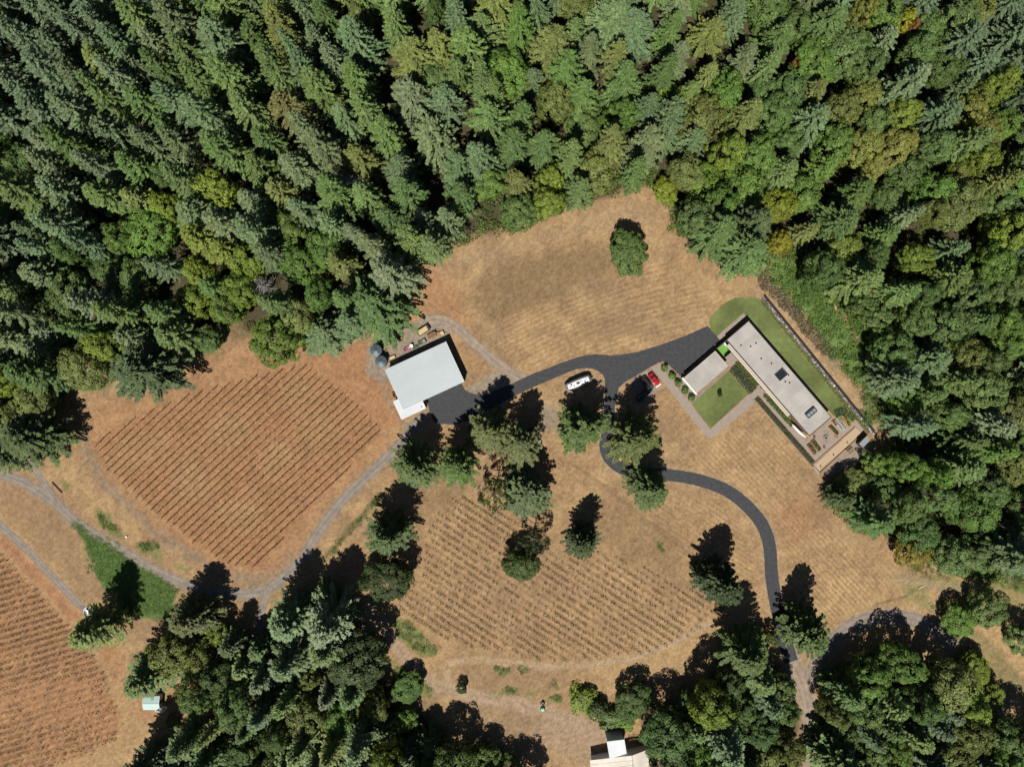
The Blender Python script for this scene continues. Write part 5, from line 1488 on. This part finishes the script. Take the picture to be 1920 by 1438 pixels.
# keep at most 300 of each kind as things of their own, the ones nearest the picture centre
con = [w for w in WOODS if w[2] != 'broad']; bro = [w for w in WOODS if w[2] == 'broad']
con.sort(key=lambda w: math.hypot(w[0] - CX, w[1] - CY)); bro.sort(key=lambda w: math.hypot(w[0] - CX, w[1] - CY))
nc0 = sum(1 for o in scene.objects if o.name.startswith('conifer_tree')); nb0 = sum(1 for o in scene.objects if o.name.startswith('broadleaf_tree'))
print('TREES', len(con), len(bro), nc0, nb0)
for w in con[:300 - nc0] + bro[:300 - nb0]:
    qx, qy, kind, cl_, h, r, wood = w
    zn = zone_name(qx, qy, wood)
    noun = {'tall': 'conifer with a bare lower trunk', 'fir': 'conifer', 'dense': 'dense conifer', 'broad': 'leafy tree'}[kind]
    lab = '%s %s in %s' % (COLS[cl_][0], noun, zn)
    tree(kind, cl_, qx, qy, h, r, lab, '%s %s trees of %s' % (COLS[cl_][0], noun, zn))
rest = con[300 - nc0:] + bro[300 - nb0:]
if rest:
    # every further tree, as one far wood
    mv, mf, mt, mc = [], [], [], []
    off = 0
    arrs = {}
    for qx, qy, kind, cl_, h, r, wood in rest:
        rnd = random.Random(int(qx * 31 + qy))
        cm, tm, h0, r0 = rnd.choice(PROTO[kind])
        if cm.name not in arrs:
            v = np.empty(len(cm.vertices) * 3, np.float32); cm.vertices.foreach_get('co', v)
            tt = np.empty(len(cm.vertices), np.float32); cm.attributes['tint'].data.foreach_get('value', tt)
            arrs[cm.name] = (v.reshape(-1, 3), tt)
        v, tt = arrs[cm.name]
        a = rnd.uniform(0, 6.28); x, y = P2(qx, qy, h * .45)
        k = r / r0
        vv = np.stack([(v[:, 0] * math.cos(a) - v[:, 1] * math.sin(a)) * k + x, (v[:, 0] * math.sin(a) + v[:, 1] * math.cos(a)) * k + y, v[:, 2] * h / h0], 1)
        g_ = COLS[cl_][1]; lum = (g_[1] / .095) * rnd.uniform(.85, 1.15)
        mv.append(vv); mt.append(tt * lum)
    V = np.concatenate(mv).astype(np.float32); Tt = np.concatenate(mt).astype(np.float32)
    m_ = bpy.data.meshes.new('far_wood'); nv = len(V)
    m_.vertices.add(nv); m_.vertices.foreach_set('co', V.ravel())
    m_.loops.add(nv); m_.loops.foreach_set('vertex_index', np.arange(nv, dtype=np.int32))
    m_.polygons.add(nv // 4); m_.polygons.foreach_set('loop_start', np.arange(0, nv, 4, dtype=np.int32)); m_.update(calc_edges=True)
    at = m_.attributes.new('tint', 'FLOAT', 'POINT'); at.data.foreach_set('value', Tt)
    m_.materials.append(M['needle'])
    fw = bpy.data.objects.new('far_wood', m_); col.objects.link(fw); fw['kind'] = 'stuff'; fw['label'] = 'outermost conifers of the forest along the top of the picture'; fw['category'] = 'forest'
    fw.color = (.066, .095, .048, 1)

# undergrowth between the trees and along the forest edges
def clumps(name, label, spots, rgb, seed, big=.30, m='under'):
    rnd = random.Random(seed); mb = MB()
    for x, y, r, hh in spots:
        tn = rnd.uniform(.6, 1.35)
        for k in range(int(28 + 30 * r)):
            a = rnd.uniform(0, 6.28); q = math.sqrt(rnd.random()) * r
            leaf_quad(mb, (x + q * math.cos(a), y + q * math.sin(a), hh * (1 - (q / r) ** 2 * .75) * rnd.uniform(.6, 1.05)), big * rnd.uniform(.7, 1.3), rnd, tn * rnd.uniform(.7, 1.35))
    o = mb.build(name, M[m]); o['kind'] = 'stuff'; o['label'] = label; o['category'] = 'undergrowth'; o.color = rgb + (1,)
    return o
rnd = random.Random(77); sp = []
edge = grow(FOREST_N, -6)
for i in range(len(FOREST_N) - 1):     # along the open edge
    (x0, y0), (x1, y1) = FOREST_N[i], FOREST_N[i + 1]
    if min(y0, y1) < 0 and i < 3: continue
    n = int(math.hypot(x1 - x0, y1 - y0) / 8)
    for k in range(n):
        qx = x0 + (x1 - x0) * k / n + rnd.uniform(-14, 14); qy = y0 + (y1 - y0) * k / n + rnd.uniform(-14, 14)
        if qx < 480 or (600 < qx < 800): 
            if rnd.random() < .6: continue
        r = rnd.uniform(.9, 2.2); sp.append(P2(qx, qy, 1) + (r, r * rnd.uniform(.8, 1.5)))
clumps('undergrowth', 'bright green undergrowth along the edges of the forest', sp, (.105, .165, .030), 1, .26)
sp = []
for _ in range(2600):
    qx = rnd.uniform(-40, 1960); qy = rnd.uniform(-40, 1100)
    if not inside1((qx, qy), FOREST_N): continue
    if rnd.random() > (.25 if qx < 900 else .9): continue
    r = rnd.uniform(1.0, 2.4); sp.append(P2(qx, qy, 1) + (r, r * rnd.uniform(.9, 1.6)))
clumps('forest_undergrowth', 'deep green undergrowth filling gaps between forest trees', sp, (.075, .115, .028), 2, .30)
sp = []
for _ in range(1500):
    qx = rnd.uniform(1420, 1680); qy = rnd.uniform(480, 800)
    t_ = seg_dist(np.array([qx]), np.array([qy]), [(1450, 470), (1515, 530), (1575, 600), (1615, 690), (1655, 770)], False)[0]
    if t_ > 46: continue
    if qy - 545 > (qx - 1425) * 1.15 - 30 and qx < 1620: continue
    r = rnd.uniform(.6, 1.5); sp.append(P2(qx, qy, 1) + (r, rnd.uniform(.6, 1.6)))
clumps('slope_bushes', 'bright green bramble slope between stone wall path and forest', sp, (.115, .190, .042), 3, .17)
sp = []
for _ in range(260):
    k = rnd.random(); qx = 1432 + k * 135; qy = 522 + k * 150 + rnd.uniform(-9, 9); qx += rnd.uniform(-7, 7)
    if qx > 1560: qx, qy = 1605 + rnd.random() * 35, 720 + rnd.random() * 70
    r = rnd.uniform(.4, 1.0); sp.append(P2(qx, qy, 1) + (r, rnd.uniform(.4, 1.0)))
clumps('dry_brush', 'greyish dry brush along the dirt path behind the stone wall', sp, (.20, .155, .09), 4, .2)
def patch(pts, n, hh, seed):
    r_ = random.Random(seed); out = []
    xs = [p[0] for p in pts]; ys = [p[1] for p in pts]
    while len(out) < n:
        q = (r_.uniform(min(xs), max(xs)), r_.uniform(min(ys), max(ys)))
        if inside1(q, pts): out.append(P2(*q) + (r_.uniform(.4, 1.1), hh * r_.uniform(.6, 1.3)))
    return out
clumps('tall_grass', 'thick dark green grass between the two gravel roads', patch([(135, 977), (155, 988), (240, 1046), (300, 1084), (330, 1106), (315, 1150), (245, 1150), (200, 1100), (178, 1075), (162, 1020)], 900, .22, 5) + patch([(125, 965), (165, 980), (250, 1040), (345, 1110), (320, 1165), (235, 1160), (190, 1105), (165, 1075), (150, 1020)], 150, .2, 25), (.150, .235, .065), 5, .10)
clumps('weeds', 'scattered green weeds on the dry verges', patch([(736, 1162), (765, 1167), (820, 1212), (816, 1230), (790, 1226), (748, 1195)], 60, .5, 6) + patch([(928, 1250), (955, 1250), (958, 1262), (935, 1266)], 9, .6, 7) + patch([(975, 1250), (992, 1252), (990, 1262), (976, 1262)], 5, .6, 8)
       + patch([(945, 1289), (975, 1291), (974, 1301), (945, 1301)], 10, .5, 9) + patch([(1025, 1301), (1055, 1307), (1050, 1314), (1026, 1311)], 9, .5, 10) + patch([(180, 957), (200, 970), (234, 1003), (190, 986)], 30, .3, 11) + patch([(258, 1018), (290, 1015), (306, 1035), (268, 1032)], 26, .3, 12)
       + patch([(612, 1043), (640, 1008), (712, 926), (716, 932), (644, 1014), (616, 1047)], 40, .35, 13) + patch([(1755, 1065), (1850, 1092), (1915, 1108), (1915, 1080), (1800, 1050)], 90, .8, 14) + patch([(740, 1245), (770, 1262), (812, 1290), (800, 1306), (742, 1300)], 40, .9, 15)
       + patch([(1232, 1017), (1246, 1019), (1244, 1033), (1233, 1032)], 4, .5, 16) + patch([(1010, 1270), (1050, 1275), (1046, 1290), (1020, 1290)], 5, .5, 17) + patch([(1740, 1130), (1790, 1120), (1840, 1240), (1800, 1240)], 70, .9, 18) + patch([(1700, 1035), (1790, 1065), (1780, 1090), (1700, 1075)], 60, .9, 19), (.125, .175, .050), 6, .11)

# ---------------------------------------------------------------- garden planting
for i, (qx, qy) in enumerate(((1247, 690.5), (1260, 703.7), (1272, 717.7), (1284, 732.8), (1297, 746.5))):
    tree('shrub', 'fresh', qx, qy, 1.6, .95, 'clipped round bush in the gravel bed along the garage', 'round bushes in the garage bed', var=.06)
T('broad', 'deep', 1350, 740, 2.6, .6, 'tiny sapling in the middle of the courtyard lawn')
def hedge(name, label, a, b, w, hh, rgb, seed, leaf=.13):
    p0 = Vector(P2(*a)); p1 = Vector(P2(*b)); dd = p1 - p0; u = dd.normalized(); n = Vector((-u.y, u.x)); r_ = random.Random(seed)
    mb = MB()
    for k in range(int(dd.length * w * 60)):
        q = p0 + u * r_.uniform(0, dd.length) + n * r_.uniform(-w / 2, w / 2)
        leaf_quad(mb, (q.x, q.y, hh * r_.uniform(.35, 1.0)), leaf * r_.uniform(.7, 1.4), r_, r_.uniform(.6, 1.4))
    o = mb.build(name, M['under']); o.color = rgb + (1,)
    return tag(o, label, 'hedge')
hedge('hedge', 'long clipped dark hedge strip beside the dry field south of the house', (1418, 746), (1524, 867), 1.2, .6, (.060, .088, .040), 1)
hedge('hedge', 'wide strip of dark grasses between courtyard lawn and bed', (1374, 690), (1412, 734), 2.7, .4, (.070, .095, .042), 2, .16)
hedge('hedge', 'row of bright shrubs along the long white garden wall', (1380, 679), (1420, 723), 1.0, .6, (.10, .15, .032), 3, .16)
hedge('hedge', 'fresh green shrubs along the shorter white garden wall', (1433, 741), (1484, 798), 1.3, .7, (.095, .15, .032), 4, .16)
hedge('hedge', 'yellowish feathery grasses against the south wall of the house', (1459, 762), (1486, 794), 1.3, .7, (.24, .22, .09), 5)
hedge('hedge', 'low planting of yellow-green tufts in front of the stone wall', (1427, 564), (1629, 813), 1.0, .6, (.20, .20, .07), 6, .13)
hedge('hedge', 'green herb patch at the end of the back lawn', (1565, 776), (1588, 768), 2.2, .5, (.055, .085, .035), 7)
hedge('hedge', 'leafy plants beside the orange bed at the lawn edge', (1590, 776), (1602, 788), 1.6, .6, (.06, .11, .035), 8)

# ---------------------------------------------------------------- vineyards
def rows_in(poly_, slope, spacing, jitter=2.0, seed=0):
    """parallel pixel segments inside an outline, slope in degrees downwards"""
    d = (math.cos(R(slope)), math.sin(R(slope))); n = (-d[1], d[0])
    us = [p[0] * n[0] + p[1] * n[1] for p in poly_]
    out = []; u = min(us) + spacing * .6; r_ = random.Random(seed)
    while u < max(us):
        hits = []
        m = len(poly_)
        for i in range(m):
            a, b = poly_[i], poly_[(i + 1) % m]
            ua = a[0] * n[0] + a[1] * n[1] - u; ub = b[0] * n[0] + b[1] * n[1] - u
            if (ua > 0) != (ub > 0):
                k = ua / (ua - ub); hits.append((a[0] + (b[0] - a[0]) * k) * d[0] + (a[1] + (b[1] - a[1]) * k) * d[1])
        hits.sort()
        for k in range(0, len(hits) - 1, 2):
            s0, s1 = hits[k] + r_.uniform(0, jitter), hits[k + 1] - r_.uniform(0, jitter)
            if s1 - s0 > 14: out.append(((d[0] * s0 + n[0] * u, d[1] * s0 + n[1] * u), (d[0] * s1 + n[0] * u, d[1] * s1 + n[1] * u)))
        u += spacing
    return out

def vine_row(a, b, label, group, hh, w, dens, cover, m, seed, plant=None, posts=True):
    p0 = Vector(P2(*a)); p1 = Vector(P2(*b)); dd = p1 - p0; L = dd.length
    t = thing('vine_row', label, 'vine row', (p0.x, p0.y, 0), math.atan2(dd.y, dd.x), group)
    r_ = random.Random(seed); mb = MB()
    x = 0.0
    while x < L:
        stepx = plant or .34
        c = cover(p0 + dd * (x / L)) if callable(cover) else cover
        if r_.random() < c:
            hs_ = hh * r_.uniform(.7, 1.1); ww = w * r_.uniform(.7, 1.25); dx = .26 if not plant else min(.30, plant * .3)
            for k in range(dens):
                leaf_quad(mb, (x + r_.gauss(0, dx), r_.gauss(0, ww * .45), hs_ * r_.uniform(.3, 1.0)), r_.uniform(.10, .19), r_, r_.uniform(.6, 1.4))
        x += stepx
    if len(mb.f): mb.build('foliage', m, t)
    if posts:
        q = MB(); n = max(2, int(L / 6.5))
        for k in range(n + 1): q.tube((L * k / n, 0, 0), (L * k / n, 0, hh + .25), .04, None, 5)
        q.tube((0, 0, hh * .75), (L, 0, hh * .75), .012, None, 4); q.build('trellis', M['oldwood'], t)
    return t
def cov_a(p):
    q = float(vnoise(np.array([p.x / 4.0]), np.array([p.y / 4.0]), 33)[0])
    return min(1.0, .62 + .8 * q)
for i, (a, b) in enumerate(rows_in(VINE_A, -43, 12.2, 6, 1)):
    vine_row(a, b, 'dark green vine row on the red soil west of the barn', 'vine rows of the red soil vineyard', 1.0, .23, 7, cov_a, M['vine'], i)
def cov_b(p):
    q = float(vnoise(np.array([p.x / 5.0]), np.array([p.y / 5.0]), 55)[0])
    return (.45 + .7 * q) if p.y > -82 else (.10 + .35 * q) if p.y > -94 else (.2 + .75 * q)
for i, (a, b) in enumerate(rows_in(VINE_B, -16.5, 11.5, 8, 2)):
    qx, qy = max(a[0], -30), a[1]
    vine_row(a, b, 'ragged vine row in the vineyard at the lower left corner', 'vine rows of the lower left vineyard', 1.0, .40, 9, cov_b, M['vine_dusky'], 100 + i, .42)
def cov_c(p):
    q = (p.x * SC + CX, CY - p.y * SC)
    v = float(vnoise(np.array([q[0] / 45.0]), np.array([q[1] / 45.0]), 77)[0])
    return .22 + .85 * v if not (860 < q[0] < 960 and q[1] < 1010) else .9
holes = [(a, b) for a, b in rows_in(VINE_C, 33, 12.5, 8, 3)]
for i, (a, b) in enumerate(holes):
    vine_row(a, b, 'gappy row of young vines on the dry field in the middle', 'young vine rows of the middle field', .85, .36, 10, cov_c, M['vine_young'], 200 + i, .62)
